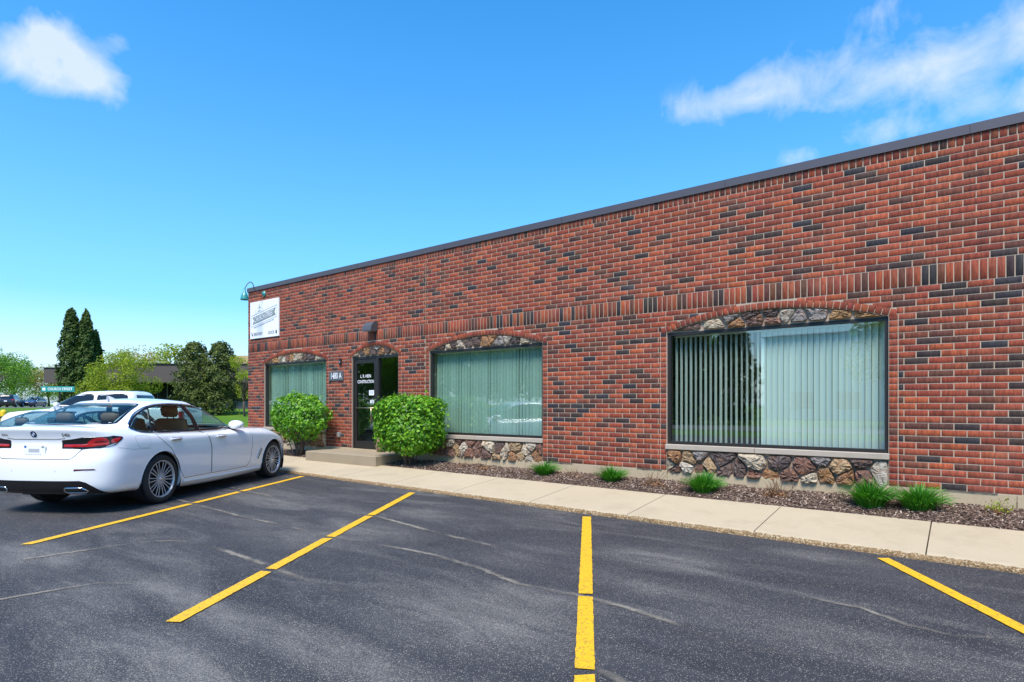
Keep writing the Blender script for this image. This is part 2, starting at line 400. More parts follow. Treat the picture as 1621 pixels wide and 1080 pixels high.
def glass_mat(name, tint, refl, graze=1.0, rough=0.0):
    t = MT(name); t.N.remove(t.b)
    tr = t.n('ShaderNodeBsdfTransparent'); tr.inputs[0].default_value = (*tint, 1)
    gl = t.n('ShaderNodeBsdfGlossy'); gl.inputs['Roughness'].default_value = rough; gl.inputs[0].default_value = (.93, 1.0, .97, 1)
    g = t.n('ShaderNodeNewGeometry'); dt = t.n('ShaderNodeVectorMath', operation='DOT_PRODUCT'); t.L.new(g.outputs['Normal'], dt.inputs[0]); t.L.new(g.outputs['Incoming'], dt.inputs[1])
    sch = t.math('POWER', t.math('SUBTRACT', 1.0, t.math('ABSOLUTE', dt.outputs['Value'])), 5.0)      # two sided Schlick term of a thin pane
    f = t.math('ADD', t.math('MULTIPLY', sch, graze-refl), refl, clamp=True)
    mx = t.n('ShaderNodeMixShader'); t.L.new(f, mx.inputs[0]); t.L.new(tr.outputs[0], mx.inputs[1]); t.L.new(gl.outputs[0], mx.inputs[2])
    t.L.new(mx.outputs[0], t.out.inputs[0]); return t.m
M['glass'] = glass_mat('tinted window glass', (.80, .92, .88), .20)
M['doorglass'] = glass_mat('door glass', (.50, .60, .55), .20)
M['carglass'] = glass_mat('car glass', (.54, .67, .66), .045, .55)
M['fardark'] = plain('dark far glass', (.010, .012, .014), .08)

# ------------------------------------------------------------------ the setting
def smooth(a, b, x):
    t = min(1, max(0, (x-a)/(b-a))); return t*t*(3-2*t)
def ground_z(x, y):
    s = -.6075*(x-16.56)+.794*(y+9)
    return -.03 + 1.05*smooth(28, 52, s)
def grid_mesh(name, xs, ys, fz):
    V = [(x, y, fz(x, y)) for y in ys for x in xs]; nx = len(xs)
    F = [(j*nx+i, j*nx+i+1, (j+1)*nx+i+1, (j+1)*nx+i) for j in range(len(ys)-1) for i in range(nx-1)]
    return np_mesh(name, V, F)
def axis(a, b, fine0, fine1, st, coarse):
    l = list(np.arange(a, fine0, coarse))+list(np.arange(fine0, fine1, st))+list(np.arange(fine1, b+coarse, coarse)); return l
g = link_mesh('ground', grid_mesh('ground', axis(-900, 900, -80, 60, 2, 40), axis(-900, 900, -60, 60, 2, 40), ground_z), M['lawn'], None, True)
tag(g, 'green lawn rising gently behind the parking lot', 'lawn', kind='structure')
mb = MB()
mb.add([(-17,-18,0),(45,-18,0),(45,-1.9,0),(-17,-1.9,0)], [(0,1,2,3)])
mb.add([(-17,-1.9,0),(-2.2,-1.9,0),(-2.2,6,0),(-17,6,0)], [(0,1,2,3)])
lot = tag(mb.build('parking_lot', M['asphalt']), 'dark worn asphalt parking lot', 'parking lot', kind='structure')
mb = MB(); mb.add([(-120,-31,.0),(120,-31,.0),(120,-24,.0),(-120,-24,.0)], [(0,1,2,3)])
tag(mb.build('road', M['road']), 'grey street running past the far side of the lot', 'road', kind='structure')

def ribbon_xy(name, pts, w, mat, parent, z, jit=.09, seed=1, step=.045):
    r = random.Random(seed); P = [Vector((*p, 0)) for p in pts]; Q = []
    for a, b in zip(P[:-1], P[1:]):
        n = max(2, int((b-a).length/step)); Q += [a.lerp(b, i/n) for i in range(n)]
    Q.append(P[-1]); V = []; E_ = []; F = []
    for i, q in enumerate(Q):
        t = (Q[min(i+1, len(Q)-1)]-Q[max(i-1, 0)]).normalized(); nrm = Vector((-t.y, t.x, 0))
        wob = nrm*r.uniform(-1, 1)*w*jit
        ww = w*(1+r.uniform(-jit, jit))
        for k, e in ((-1, 0), (0, 1), (1, 0)): V.append((*(q+wob+nrm*ww*.5*k).xy, z)); E_.append(e)
    for i in range(len(Q)-1):
        for k in range(2): F.append((i*3+k, i*3+k+1, i*3+k+4, i*3+k+3))
    me = np_mesh(name, V, F)
    at = me.attributes.new('edge', 'FLOAT', 'POINT'); at.data.foreach_set('value', E_)
    return link_mesh(name, me, mat, parent)
CR = [[[10.6,-7.95],[10.89,-7.83],[10.95,-7.45],[11.0,-7.25],[11.25,-7.05]],
 [[9.6,-7.4],[9.68,-6.56],[9.77,-6.35],[9.95,-6.17],[10.34,-6.09],[11.12,-6.1],[11.81,-6.14],[12.43,-6.16],[12.79,-6.15]],
 [[5.6,-4.95],[6.64,-4.95],[7.92,-5.0],[9.03,-5.06],[10.2,-5.06],[11.14,-5.07],[11.81,-4.99],[12.46,-4.95],[13.16,-5.03],[13.72,-5.19],[14.26,-5.14],[14.66,-5.17],[14.99,-5.23],[15.28,-5.34],[15.8,-5.3]],
 [[6.4,-3.8],[7.12,-3.85],[8.08,-3.96],[8.76,-4.01]],
 [[10.5,-4.0],[11.55,-4.18],[12.29,-4.28],[12.86,-4.33]],
 [[15.46,-4.13],[15.98,-4.16],[16.27,-4.35],[16.52,-4.39],[16.85,-4.2]],
 [[14.68,-5.92],[14.94,-6.15],[15.3,-6.25]]]
for i, c in enumerate(CR):
    o = ribbon_xy('crack', c, (.09, .13, .11, .11, .13, .09, .12)[i], M['crack'], lot, .005, seed=i)

# painted stall lines, broken where the cracks cross
def line_strip(a, b, w, parent, z=.008, seed=0):
    r = random.Random(seed); a = Vector((*a, 0)); b = Vector((*b, 0)); t = (b-a).normalized(); nr = Vector((-t.y, t.x, 0)); n = max(2, int((b-a).length/.05))
    V = []; F = []
    for i in range(n+1):
        p = a.lerp(b, i/n); j = .0035 if 0 < i < n else .02
        for k in (-1, 1):
            q = p+nr*k*(w/2+r.gauss(0, .0014))+t*r.uniform(-j, j); V.append((q.x, q.y, z))
    for i in range(n): F.append((2*i, 2*i+1, 2*i+3, 2*i+2))
    me = np_mesh('paint_stroke', V, [f[::-1] for f in F]); return link_mesh('paint_stroke', me, M['paint'], parent)
LINES = [((6.03,-2.14), (8.89,-7.21), [(7.72,-4.95), (7.19,-3.90)], 'yellow stall line beside the white sedan, broken in two places'),
         ((9.41,-2.33), (12.39,-7.25), [(11.81,-6.17), (11.14,-5.09), (10.50,-4.0)], 'yellow stall line ending on the kerb below the square hedge bush'),
         ((12.72,-2.40), (15.16,-6.62), [(14.28,-5.10), (14.95,-6.22)], 'worn yellow stall line with cracked paint at its outer end'),
         ((15.95,-2.47), (18.9,-7.4), [], 'unbroken yellow stall line below the pair of grassy tufts')]
for i, (a, b, gaps, lab) in enumerate(LINES):
    a = Vector(a); b = Vector(b); t = (b-a).normalized(); L_ = (b-a).length
    cuts = sorted((Vector(q)-a).dot(t) for q in gaps)
    e = empty('stall_line', (0, 0, 0), 0, lot); e['label'] = lab
    s0 = 0
    for c in cuts+[L_]:
        s1 = c-.035 if c < L_ else L_
        st = line_strip(a+t*s0, a+t*s1, .108, e, seed=i*7+int(c*10)); s0 = c+.035
# sidewalk of cast slabs
def yf(x): return -2.06-.031*(x-8.4)
def yb(x): return -.845-.030*(x-8.4)
ZF, ZB = .062, .165
mb = MB()
xs = [-2.2, 30]
mb.add([(xs[0], yf(xs[0])+.03, -.03), (xs[1], yf(xs[1])+.03, -.03), (xs[1], yb(xs[1]), .10), (xs[0], yb(xs[0]), .10)], [(0,1,2,3)])
walk = tag(mb.build('sidewalk', M['soil']), 'pale concrete sidewalk of square slabs along the brick front', 'sidewalk', kind='structure')
J = [16.28-1.545*k for k in range(-9, 13)]; J = sorted(J)
for x0, x1 in zip(J[:-1], J[1:]):
    g_ = .006; mb = MB(); ns = 14; V = []; F = []
    xa, xb = x0+g_, x1-g_
    r = random.Random(int(x0*100))
    prof = [(0, -.008, -.06), (0, .0, -.018), (0, .012, -.004), (0, .04, 0), (.5, 0, 0), (1, 0, 0), (1, 0, -.08)]
    for i in range(ns+1):
        x = xa+(xb-xa)*i/ns; chip = max(0, r.gauss(0, .006))
        for k, (tt, dy, dz) in enumerate(prof):
            y = yf(x)*(1-tt)+yb(x)*tt; z = ZF*(1-tt)+ZB*tt
            jj = chip if 0 < k < 3 else 0
            V.append((x, y+dy+jj, z+dz-jj*.4))
    m_ = len(prof)
    for i in range(ns):
        for k in range(m_-1): F.append((i*m_+k, (i+1)*m_+k, (i+1)*m_+k+1, i*m_+k+1))
    F.append(tuple(range(m_-1, -1, -1))) ; F.append(tuple(ns*m_+k for k in range(m_)))
    mb.add(V, F); mb.build('slab', M['walk'], walk)
# rough kerb face
V = []; F = []; n = 0; r = random.Random(3); X = np.arange(-2.2, 29, .025)
off = [0]*4
for i, x in enumerate(X):
    inj = any(abs(x-j) < .014 for j in J)
    for k, (dy, z) in enumerate(((-.030, -.02), (-.028, .018), (-.019, .038), (.004, .050))):
        off[k] = off[k]*.6+r.gauss(0, .0045)
        V.append((x, yf(x)+dy+off[k]+(.02 if inj else 0), z+(r.gauss(0, .003) if k else 0)))
for i in range(len(X)-1):
    for k in range(3): F.append((i*4+k, (i+1)*4+k, (i+1)*4+k+1, i*4+k+1))
link_mesh('kerb_face', np_mesh('kerb_face', V, F), M['kerb'], walk)

# planting bed
def bed_z(x, y):
    t = (y-yb(x))/(0-yb(x)); r_ = math.sin(x*5.1)*.008+math.sin(x*13.7+y*9)*.006
    return ZB-.01+.075*t+.03*math.sin(max(0, min(1, t))*PI)+r_
xsb = np.arange(-.2, 29, .12)
V = []; F = []; ny = 9
for x in xsb:
    for k in range(ny):
        y = yb(x)+(.03-yb(x))*k/(ny-1); V.append((x, y, bed_z(x, min(y, 0))))
for i in range(len(xsb)-1):
    for k in range(ny-1): F.append((i*ny+k, (i+1)*ny+k, (i+1)*ny+k+1, i*ny+k+1))
tag(link_mesh('planting_bed', np_mesh('planting_bed', V, F), M['soil'], None, True), 'strip of dark soil between the sidewalk and the brick wall', 'bed', kind='structure')
def chips(n, x0, x1, rs):
    r = np.random.default_rng(rs)
    x = r.uniform(x0, x1, n); t = r.uniform(0, 1, n); t = np.clip(t+r.normal(0, .015, n), -.03, .985)
    yb_ = -.845-.030*(x-8.4); y = yb_*(1-t)
    tt = np.clip(t, 0, 1); z = ZB-.01+.075*t+.03*np.sin(tt*PI)+np.sin(x*5.1)*.008+np.sin(x*13.7+y*9)*.006+r.uniform(.0, .02, n)
    l = r.uniform(.014, .05, n); w = r.uniform(.006, .016, n)
    a = r.uniform(0, 2*PI, n); p = r.normal(0, .38, n)
    u = np.stack([np.cos(a)*np.cos(p), np.sin(a)*np.cos(p), np.sin(p)], 1); q = r.normal(0, .5, n)
    v = np.stack([-np.sin(a)*np.cos(q), np.cos(a)*np.cos(q), np.sin(q)], 1); nn = np.cross(u, v)
    c = np.stack([x, y, z], 1); h = (w*.35)[:, None]
    l = l[:, None]/2; w = w[:, None]/2
    P = np.stack([c-u*l-v*w, c+u*l*.8-v*w, c+u*l+v*w, c-u*l*.7+v*w, c+nn*h+u*l*.3, c+nn*h-u*l*.3], 1).reshape(-1, 3)
    b = (np.arange(n)*6)[:, None]
    T = np.concatenate([b+np.array(f) for f in ((0,1,4),(0,4,5),(1,2,4),(2,3,4),(3,5,4),(3,0,5))], 0)
    return np_mesh('mulch', P, T)
tag(link_mesh('mulch', chips(30000, 6.6, 18.2, 5), M['mulch']), 'brown wood chip mulch along the foot of the wall', 'mulch', kind='stuff')
tag(link_mesh('mulch', chips(8000, -.1, 4.4, 6), M['mulch']), 'brown wood chip mulch between the stoop and the building corner', 'mulch', kind='stuff')

# ------------------------------------------------------------------ brick building
BLD = empty('brick_building', (0, 0, 0))
tag(BLD, 'long single storey red brick building with arched window heads', 'building')
ZBASE, ZS0, ZS1, ZR0, ZTOP = .397, 2.937, 3.187, 4.585, 4.705
PITCH = (ZS0-ZBASE)/31; PITCH2 = (ZR0-ZS1)/17
XEND = 27.0
OPEN = [('w', .87, 3.77), ('d', 4.80, 6.46), ('w', 7.44, 10.39), ('w', 12.79, 15.79), ('w', 18.3, 21.3)]
SPRING, APEX, RING = 2.585, 2.825, .098
def arc_geom(x0, x1, extra=0.0):
    h = APEX-SPRING; c = (x1-x0)/2; R_ = (c*c+h*h)/(2*h); xc = (x0+x1)/2; zc = APEX-R_
    return xc, zc, R_+extra
def arc_z(x0, x1, x, extra=0.0):
    xc, zc, R_ = arc_geom(x0, x1, extra); q = R_*R_-(x-xc)**2
    return zc+math.sqrt(q) if q > 0 else None
def arc_chord(x0, x1, z, extra=0.0):
    xc, zc, R_ = arc_geom(x0, x1, extra); q = R_*R_-(z-zc)**2
    return (xc-math.sqrt(q), xc+math.sqrt(q)) if q > 0 else None
# mortar backing with real openings
mb = MB(); edges = [0.0]
def wall_col(x0, x1, z0, z1, z0b=None, z1b=None):
    z0b = z0 if z0b is None else z0b; z1b = z1 if z1b is None else z1b; d = .24
    vs = [(x0,0,z0),(x1,0,z0b),(x1,0,z1b),(x0,0,z1),(x0,d,z0),(x1,d,z0b),(x1,d,z1b),(x0,d,z1)]
    mb.add(vs, [(0,1,2,3),(5,4,7,6),(0,4,5,1),(3,2,6,7)])
prev = 0.0
for typ, x0, x1 in OPEN:
    wall_col(prev, x0, .30, ZTOP+.06)
    zlow = .735 if typ == 'w' else .33
    if typ == 'w': wall_col(x0, x1, .30, .402)
    n = 24
    for i in range(n):
        a = x0+(x1-x0)*i/n; b = x0+(x1-x0)*(i+1)/n
        wall_col(a, b, arc_z(x0, x1, a) or SPRING, ZTOP+.06, arc_z(x0, x1, b) or SPRING, ZTOP+.06)
    mb.add([(x0,0,.3),(x0,.24,.3),(x0,.24,SPRING),(x0,0,SPRING),(x1,0,.3),(x1,.24,.3),(x1,.24,SPRING),(x1,0,SPRING)], [(0,1,2,3),(5,4,7,6)])
    prev = x1
wall_col(prev, XEND, .30, ZTOP+.06)
mb.add([(0,.0,.3),(0,12,.3),(0,12,ZTOP+.06),(0,0,ZTOP+.06),(XEND,.0,.3),(XEND,12,.3),(XEND,12,ZTOP+.06),(XEND,0,ZTOP+.06)], [(0,3,2,1),(4,5,6,7),(1,2,6,5)])
mb.build('wall', M['mortar'], BLD)
mb = MB(); mb.box(.02, XEND-.02, .02, 11.98, 4.45, 4.6); mb.build('roof', M['roofgrey'], BLD)
mb = MB(); mb.box(.25, XEND-.2, .245, 3.9, 3.0, 3.05); mb.add([(.25,3.9,.3),(XEND-.2,3.9,.3),(XEND-.2,3.9,3.0),(.25,3.9,3.0)], [(0,1,2,3)])
for x in (.26, 4.3, 6.95, 11.6, 17.0, 23.0): mb.add([(x,.245,.3),(x,3.9,.3),(x,3.9,3.0),(x,.245,3.0)], [(0,1,2,3)])
mb.build('interior_wall', M['room'], BLD)
mb = MB(); mb.add([(.25,.1,.38),(XEND-.2,.1,.38),(XEND-.2,3.9,.38),(.25,3.9,.38)], [(0,1,2,3)]); mb.build('interior_floor', M['carpet'], BLD)

RED = [(.265,.062,.032), (.24,.053,.028), (.285,.073,.038), (.21,.048,.027), (.19,.046,.028), (.255,.066,.038), (.31,.074,.032)]
BRN = [(.105,.043,.031), (.13,.047,.031), (.080,.038,.030), (.155,.052,.032), (.175,.052,.032)]
BLK = [(.048,.033,.030), (.040,.032,.032), (.032,.031,.038), (.055,.036,.031)]
rb = random.Random(11)
def brick_color(x, z, soldier=False, plain_=False):
    if plain_: c = rb.choice(RED)
    else:
        k = .5+.5*math.sin(x*1.3+2*math.sin(z*2.1))*math.cos(z*1.7+x*.4)
        pd = .10+.16*k+(.10 if z < ZS0 else 0)
        u = rb.random()
        c = rb.choice(BLK) if u < pd*.42 else rb.choice(BRN) if u < pd*1.25 else rb.choice(RED)
    j = rb.uniform(.94, 1.26); return (c[0]*j, c[1]*j*rb.uniform(.94, 1.06), c[2]*j)
def brick_template(w, h, proud=.005, bev=.003, depth=.03):
    o = [(-w/2,-h/2),(w/2,-h/2),(w/2,h/2),(-w/2,h/2)]; q = [(-w/2+bev,-h/2+bev),(w/2-bev,-h/2+bev),(w/2-bev,h/2-bev),(-w/2+bev,h/2-bev)]
    V = [(x, depth, z) for x, z in o]+[(x, -proud+bev, z) for x, z in o]+[(x, -proud, z) for x, z in q]
    F = [(8,9,10,11)]
    for k in range(4):
        F.append((k, (k+1) % 4, 4+(k+1) % 4, 4+k)); F.append((4+k, 4+(k+1) % 4, 8+(k+1) % 4, 8+k))
    return np.array(V), np.array(F)
BR = []          # (x, z, w, h, rot, kind, colour, proud)
g_ = .0118
def fill_row(z, h, off, mod, excl, kind):
    """running bond between the excluded intervals"""
    iv = [(0.0, XEND)]
    for a, b in excl:
        new = []
        for p, q in iv:
            if b <= p or a >= q: new.append((p, q)); continue
            if a-p > .02: new.append((p, a))
            if q-b > .02: new.append((b, q))
        iv = new
    k0 = int(-2); x = off-mod*2
    while x < XEND:
        for p, q in iv:
            a = max(x, p); b = min(x+mod, q)
            if b-a > .03:
                BR.append(((a+b)/2, z, b-a-g_, h-g_, 0, kind, brick_color((a+b)/2, z), 0))
        x += mod
MOD = .2545
JW = .104
for k in range(31):
    z = ZBASE+PITCH*(k+.5); ex = []
    for typ, x0, x1 in OPEN:
        if z < SPRING+.03:
            ex.append((x0-JW, x1+JW))
        else:
            c = arc_chord(x0, x1, z-.0, RING*.9)
            if c: ex.append((min(c[0], c[1]), max(c[0], c[1])))
    ex.append((7.325, 7.337))
    fill_row(z, PITCH, (k % 2)*MOD/2+.05, MOD, ex, 'brick')
    if z < SPRING+.03:
        for typ, x0, x1 in OPEN:
            if typ == 'd' and z < .37: continue
            for xx in (x0-JW/2-.001, x1+JW/2+.001): BR.append((xx, z, JW-g_, PITCH-g_, 0, 'jamb_brick', brick_color(xx, z, plain_=rb.random() < .6), .001))
for k in range(17):
    z = ZS1+PITCH2*(k+.5); fill_row(z, PITCH2, (k % 2)*MOD/2+.01, MOD, [(7.325, 7.337)], 'brick')
n = int(XEND/.0815)
run = 0; dark = False
for i in range(n):
    x = (i+.5)*.0815
    if run <= 0: dark = not dark; run = rb.choice((1, 1, 2, 2, 3)) if dark else rb.choice((1, 2, 3, 4, 6, 7))
    run -= 1
    c = rb.choice(BLK+BRN) if dark else rb.choice(RED); BR.append((x, (ZS0+ZS1)/2, .0815-g_, ZS1-ZS0-g_, 0, 'soldier_brick', tuple(v*rb.uniform(.88, 1.08) for v in c), .001))
    BR.append((x+.02, (ZR0+ZTOP+.03)/2, .0815-g_, ZTOP+.03-ZR0-g_, 0, 'rowlock_brick', tuple(v*rb.uniform(.85, 1.05) for v in rb.choice(RED+RED+BRN)), .001))
for typ, x0, x1 in OPEN:
    xc, zc, R_ = arc_geom(x0-.02, x1+.02, RING/2); a0 = math.asin(((x1-x0)/2+.05)/R_); m_ = int(2*a0*R_/.082); sp_ = 2*a0*R_/m_
    for i in range(m_+1):
        a = -a0+2*a0*i/m_; BR.append((xc+R_*math.sin(a), zc+R_*math.cos(a), sp_-.0095, RING-.006, a, 'arch_brick', tuple(v*rb.uniform(.9, 1.1) for v in rb.choice(RED)), .003))
CX, CY = 16.56, -9.0
def vis(b):
    dx, dy = b[0]-CX, -CY; Z = dx*-.6075+dy*.7943; X_ = dx*.7943+dy*.6075
    u = 810.5+935*X_/Z; v = 640-935*(b[1]-1.45)/Z
    return (0 < u < 1621 and 0 < v < 1080), b[2]*b[3]*(.7943+(X_/Z)*.6075)/(Z*Z)
groups = {}
for b in BR: groups.setdefault(b[5], []).append(b)
rest = []
tmpl = {}
for kind, lst in groups.items():
    sc = [(vis(b), b) for b in lst]
    shown = sorted([(-s[1], i) for i, (s, b) in enumerate(sc) if s[0]])[:300]; keep = set(i for _, i in shown)
    for i, (s, b) in enumerate(sc):
        if i not in keep: rest.append(b); continue
        key = (round(b[2], 2), round(b[3], 2))
        if key not in tmpl:
            V, F = brick_template(b[2], b[3]); tmpl[key] = (np_mesh('brick', V, F), b[2], b[3]); tmpl[key][0].materials.append(M['brick_obj'])
        me, w_, h_ = tmpl[key]
        o = bpy.data.objects.new(kind, me); COL.objects.link(o); o.parent = BLD
        o.location = (b[0], -b[7]-rb.uniform(0, .002), b[1]); o.rotation_euler = (rb.gauss(0, .006), b[4]*1.0, rb.gauss(0, .004)) ; o.scale = (b[2]/w_, 1, b[3]/h_)
        o.color = (*b[6], 1)
Vs = []; Fs = []; Cs = []; base = 0
for b in rest:
    V, F = brick_template(b[2], b[3]); V = V.copy()
    if b[4]:
        c, s_ = math.cos(b[4]), math.sin(b[4]); x, z = V[:, 0].copy(), V[:, 2].copy(); V[:, 0] = c*x+s_*z; V[:, 2] = -s_*x+c*z
    V += np.array([b[0], -b[7]-rb.uniform(0, .002), b[1]]); Vs.append(V); Fs.append(F+base); base += len(V); Cs.append(np.tile(np.array([*b[6], 1.0]), (len(V), 1)))
me = np_mesh('brickwork', np.concatenate(Vs), np.concatenate(Fs))
ca = me.attributes.new('bc', 'FLOAT_COLOR', 'POINT'); ca.data.foreach_set('color', np.concatenate(Cs).astype(np.float32).ravel())
tag(link_mesh('brickwork', me, M['brick_att'], BLD), kind='stuff')
# side return of the corner, plain courses
# coping in lengths with lap joints
cps = [-.02, 2.15, 5.05, 7.92, 10.82, 13.72, 16.62, 19.5, 22.4, 25.3, XEND+.02]
for i, (a, b) in enumerate(zip(cps[:-1], cps[1:])):
    mb = MB(); y = -.028-.0015*(i % 2); mb.add([(a+.003,y,4.700),(b-.003,y,4.700),(b-.003,y-.004,4.815),(a+.003,y-.004,4.815),(b-.003,.30,4.845),(a+.003,.30,4.845),(a+.003,.0,4.700),(b-.003,.0,4.700),(b-.003,.3,4.70),(a+.003,.3,4.70)],
        [(0,1,2,3),(3,2,4,5),(0,6,7,1),(5,4,8,9),(0,3,5,9,6),(1,7,8,4,2)])
    mb.build('coping', M['coping'], BLD)
    if i: mb = MB(); mb.box(a-.004, a+.004, -.026, .2, 4.705, 4.81); mb.build('coping_joint', M['black'], BLD)
# foundation in casts
fx = [-.01, 4.25, 7.0, 10.0, 12.80, 15.4, 16.35, 17.05, 19.4, 23, XEND]
for a, b in zip(fx[:-1], fx[1:]):
    mb = MB(); mb.box(a+.004, b-.004, -.014, .0-.001, .02, .390); mb.build('foundation', M['found'], BLD)
# black flashing crumpled under the brick
V = []; F = []; r = random.Random(9); X = np.arange(10.4, 18, .04)
for x in X:
    dz = max(0, r.gauss(0, .006)); V += [(x, -.022, .398), (x, -.024, .390-dz)]
for i in range(len(X)-1):
    if math.sin(X[i]*3.1)+.6*math.sin(X[i]*7.7) > .35 and not 12.7 < X[i] < 15.8: F.append((2*i, 2*i+2, 2*i+3, 2*i+1))
tag(link_mesh('flashing', np_mesh('flashing', V, F), M['black'], BLD), kind='stuff')

# stone infill
SC = [(.34,.17,.07), (.10,.065,.055), (.50,.44,.35), (.17,.095,.07), (.40,.22,.085), (.62,.58,.50), (.12,.075,.06), (.28,.25,.23), (.44,.30,.16), (.22,.11,.075), (.50,.42,.30), (.085,.06,.055)]
def clip(poly, p, nrm):
    out = []
    for i in range(len(poly)):
        a, b = poly[i], poly[(i+1) % len(poly)]; da = (a-p).dot(nrm); db = (b-p).dot(nrm)
        if da <= 0: out.append(a)
        if da*db < 0: out.append(a.lerp(b, da/(da-db)))
    return out
def stones(poly, n, seed, parent, ydepth, asp=1.0, relief=.05):
    r = random.Random(seed); P = [Vector(p) for p in poly]
    x0, x1 = min(p.x for p in P), max(p.x for p in P); z0, z1 = min(p.y for p in P), max(p.y for p in P)
    def inside(q):
        return all((P[(i+1) % len(P)]-P[i]).cross(q-P[i]) >= 0 for i in range(len(P)))
    sd_ = []; tries = 0; dmin = math.sqrt((x1-x0)*(z1-z0)/n)*.72
    while len(sd_) < n and tries < 4000:
        tries += 1; q = Vector((r.uniform(x0, x1), r.uniform(z0, z1)))
        dm = dmin*r.uniform(.55, 1.25)
        if inside(q) and all(math.hypot((q.x-s.x)*asp, q.y-s.y) > dm for s in sd_): sd_.append(q)
    for i, s in enumerate(sd_):
        c = P[:]
        for j, t_ in enumerate(sd_):
            if i != j and len(c) > 2:
                mid = (s+t_)/2; c = clip(c, mid, (t_-s).normalized())
        if len(c) < 3: continue
        cc = sum(c, Vector((0, 0)))/len(c)
        size = min((p-cc).length for p in c)
        k = max(.5, 1-.008/max(size, .03)); c = [cc+(p-cc)*k for p in c]
        for q_ in (.16, .22):
            d = []
            for a, b in zip(c, c[1:]+c[:1]): d += [a.lerp(b, q_), a.lerp(b, 1-q_)]
            c = d
        c = [cc+(p-cc)*(1+r.uniform(-.05, .03)) for p in c]; m_ = len(c)
        rel = relief*r.uniform(.6, 1.7); V = []; F = []
        for kk, (sc, dy) in enumerate(((1, .02), (1.0, -.35*rel), (.92, -.78*rel), (.60, -.95*rel))):
            for p in c:
                q = cc+(p-cc)*sc; V.append((q.x, ydepth+dy+(r.uniform(-.28, .28)*rel if kk else 0), q.y))
        V.append((cc.x, ydepth-rel*r.uniform(.85, 1.1), cc.y))
        for kk in range(3):
            for a in range(m_): F.append((kk*m_+a, kk*m_+(a+1) % m_, (kk+1)*m_+(a+1) % m_, (kk+1)*m_+a))
        for a in range(m_): F.append((3*m_+a, 3*m_+(a+1) % m_, 4*m_))
        mb = MB(); mb.add(V, F); o = mb.build('stone', M['stone'], parent); kf = r.uniform(.95, 1.45); o.color = (*[v*kf for v in r.choice(SC)], 1)
for wi, (typ, x0, x1) in enumerate(OPEN[:4]):
    top = [(x0+(x1-x0)*i/20, (arc_z(x0, x1, x0+(x1-x0)*i/20) or SPRING)-.004) for i in range(20, -1, -1)]
    top = [(x, max(z, SPRING+.002)) for x, z in top]
    mb = MB(); mb.add([(x, .065, z) for x, z in top]+[(x0, .065, SPRING-.01), (x1, .065, SPRING-.01)], [tuple(range(len(top)))[::-1]+()]) if False else None
    mb = MB(); nT = len(top); mb.add([(x, .045, z+.02) for x, z in top]+[(x, .045, SPRING-.012) for x, z in top], [(i, nT+i, nT+i+1, i+1) for i in range(nT-1)])
    st = mb.build('stone_infill', M['mortar'], BLD)
    poly = [(x0+.02, SPRING+.008)]+[(x1-.02, SPRING+.008)]+[(x, z-.006) for x, z in top if x0+.12 < x < x1-.12]
    stones(poly, 13 if typ == 'w' else 8, 20+wi, st, .045, .8, .05)
    if typ == 'w':
        mb = MB(); mb.add([(x0, .03, .34), (x1, .03, .34), (x1, .03, .74), (x0, .03, .74)], [(0,1,2,3)]); st = mb.build('stone_infill', M['mortar'], BLD)
        stones([(x0+.005, .355), (x1-.005, .355), (x1-.005, .728), (x0+.005, .728)], 25, 40+wi, st, .02, .62, .06)
# windows
def frame_rect(mb, x0, x1, z0, z1, w, y0, y1):
    mb.box(x0, x0+w, y0, y1, z0, z1); mb.box(x1-w, x1, y0, y1, z0, z1)
    mb.box(x0+w+.0005, x1-w-.0005, y0+.002, y1-.002, z0, z0+w); mb.box(x0+w+.0005, x1-w-.0005, y0+.002, y1-.002, z1-w, z1)
def pane(x0, x1, y, z0, z1, mat, parent, name='pane'):
    mb = MB(); mb.add([(x0,y,z0),(x1,y,z0),(x1,y,z1),(x0,y,z1)], [(0,1,2,3)]); return mb.build(name, mat, parent)
wl = ['corner window beside the white sign', None, 'window between the square bush and the plain brick', 'large window with half opened blinds']
for wi, (typ, x0, x1) in enumerate(OPEN):
    if typ != 'w': continue
    mb = MB(); frame_rect(mb, x0+.002, x1-.002, .815, SPRING, .045, .035, .115)
    f = mb.build('window', M['bronze'], BLD)
    pane(x0+.045, x1-.045, .075, .85, SPRING-.04, M['glass'], f)
    xm = x0+(x1-x0)*.45
    for a, b in ((x0-.012, xm-.002), (xm+.002, x1+.012)):
        mb = MB(); mb.box(a, b, -.045, .10, .735, .813, .006); mb.build('sill', M['sill'], f)
# door with sidelight
x0, x1 = 4.80, 6.46
mb = MB(); zt = SPRING
mb.box(x0+.002, x0+.05, .03, .13, .385, zt); mb.box(x1-.05, x1-.002, .03, .13, .385, zt); mb.box(x0+.0505, x1-.0505, .032, .128, zt-.06, zt)
mb.box(5.665, 5.735, .032, .128, .385, zt-.0605); mb.box(5.7355, x1-.0505, .034, .126, .385, .50)
df = mb.build('door_frame', M['bronze'], BLD)
pane(5.735, x1-.05, .08, .5, zt-.06, M['doorglass'], df, 'sidelight_pane')
mb = MB(); dx0, dx1 = x0+.058, 5.658
mb.box(dx0, dx0+.07, .038, .085, .395, zt-.07); mb.box(dx1-.085, dx1, .038, .085, .395, zt-.07)
mb.box(dx0+.0705, dx1-.0855, .040, .083, .395, .57); mb.box(dx0+.0705, dx1-.0855, .040, .083, zt-.16, zt-.07)
door = mb.build('door', M['bronze'], BLD)
pane(dx0+.07, dx1-.085, .062, .57, zt-.16, M['doorglass'], door)
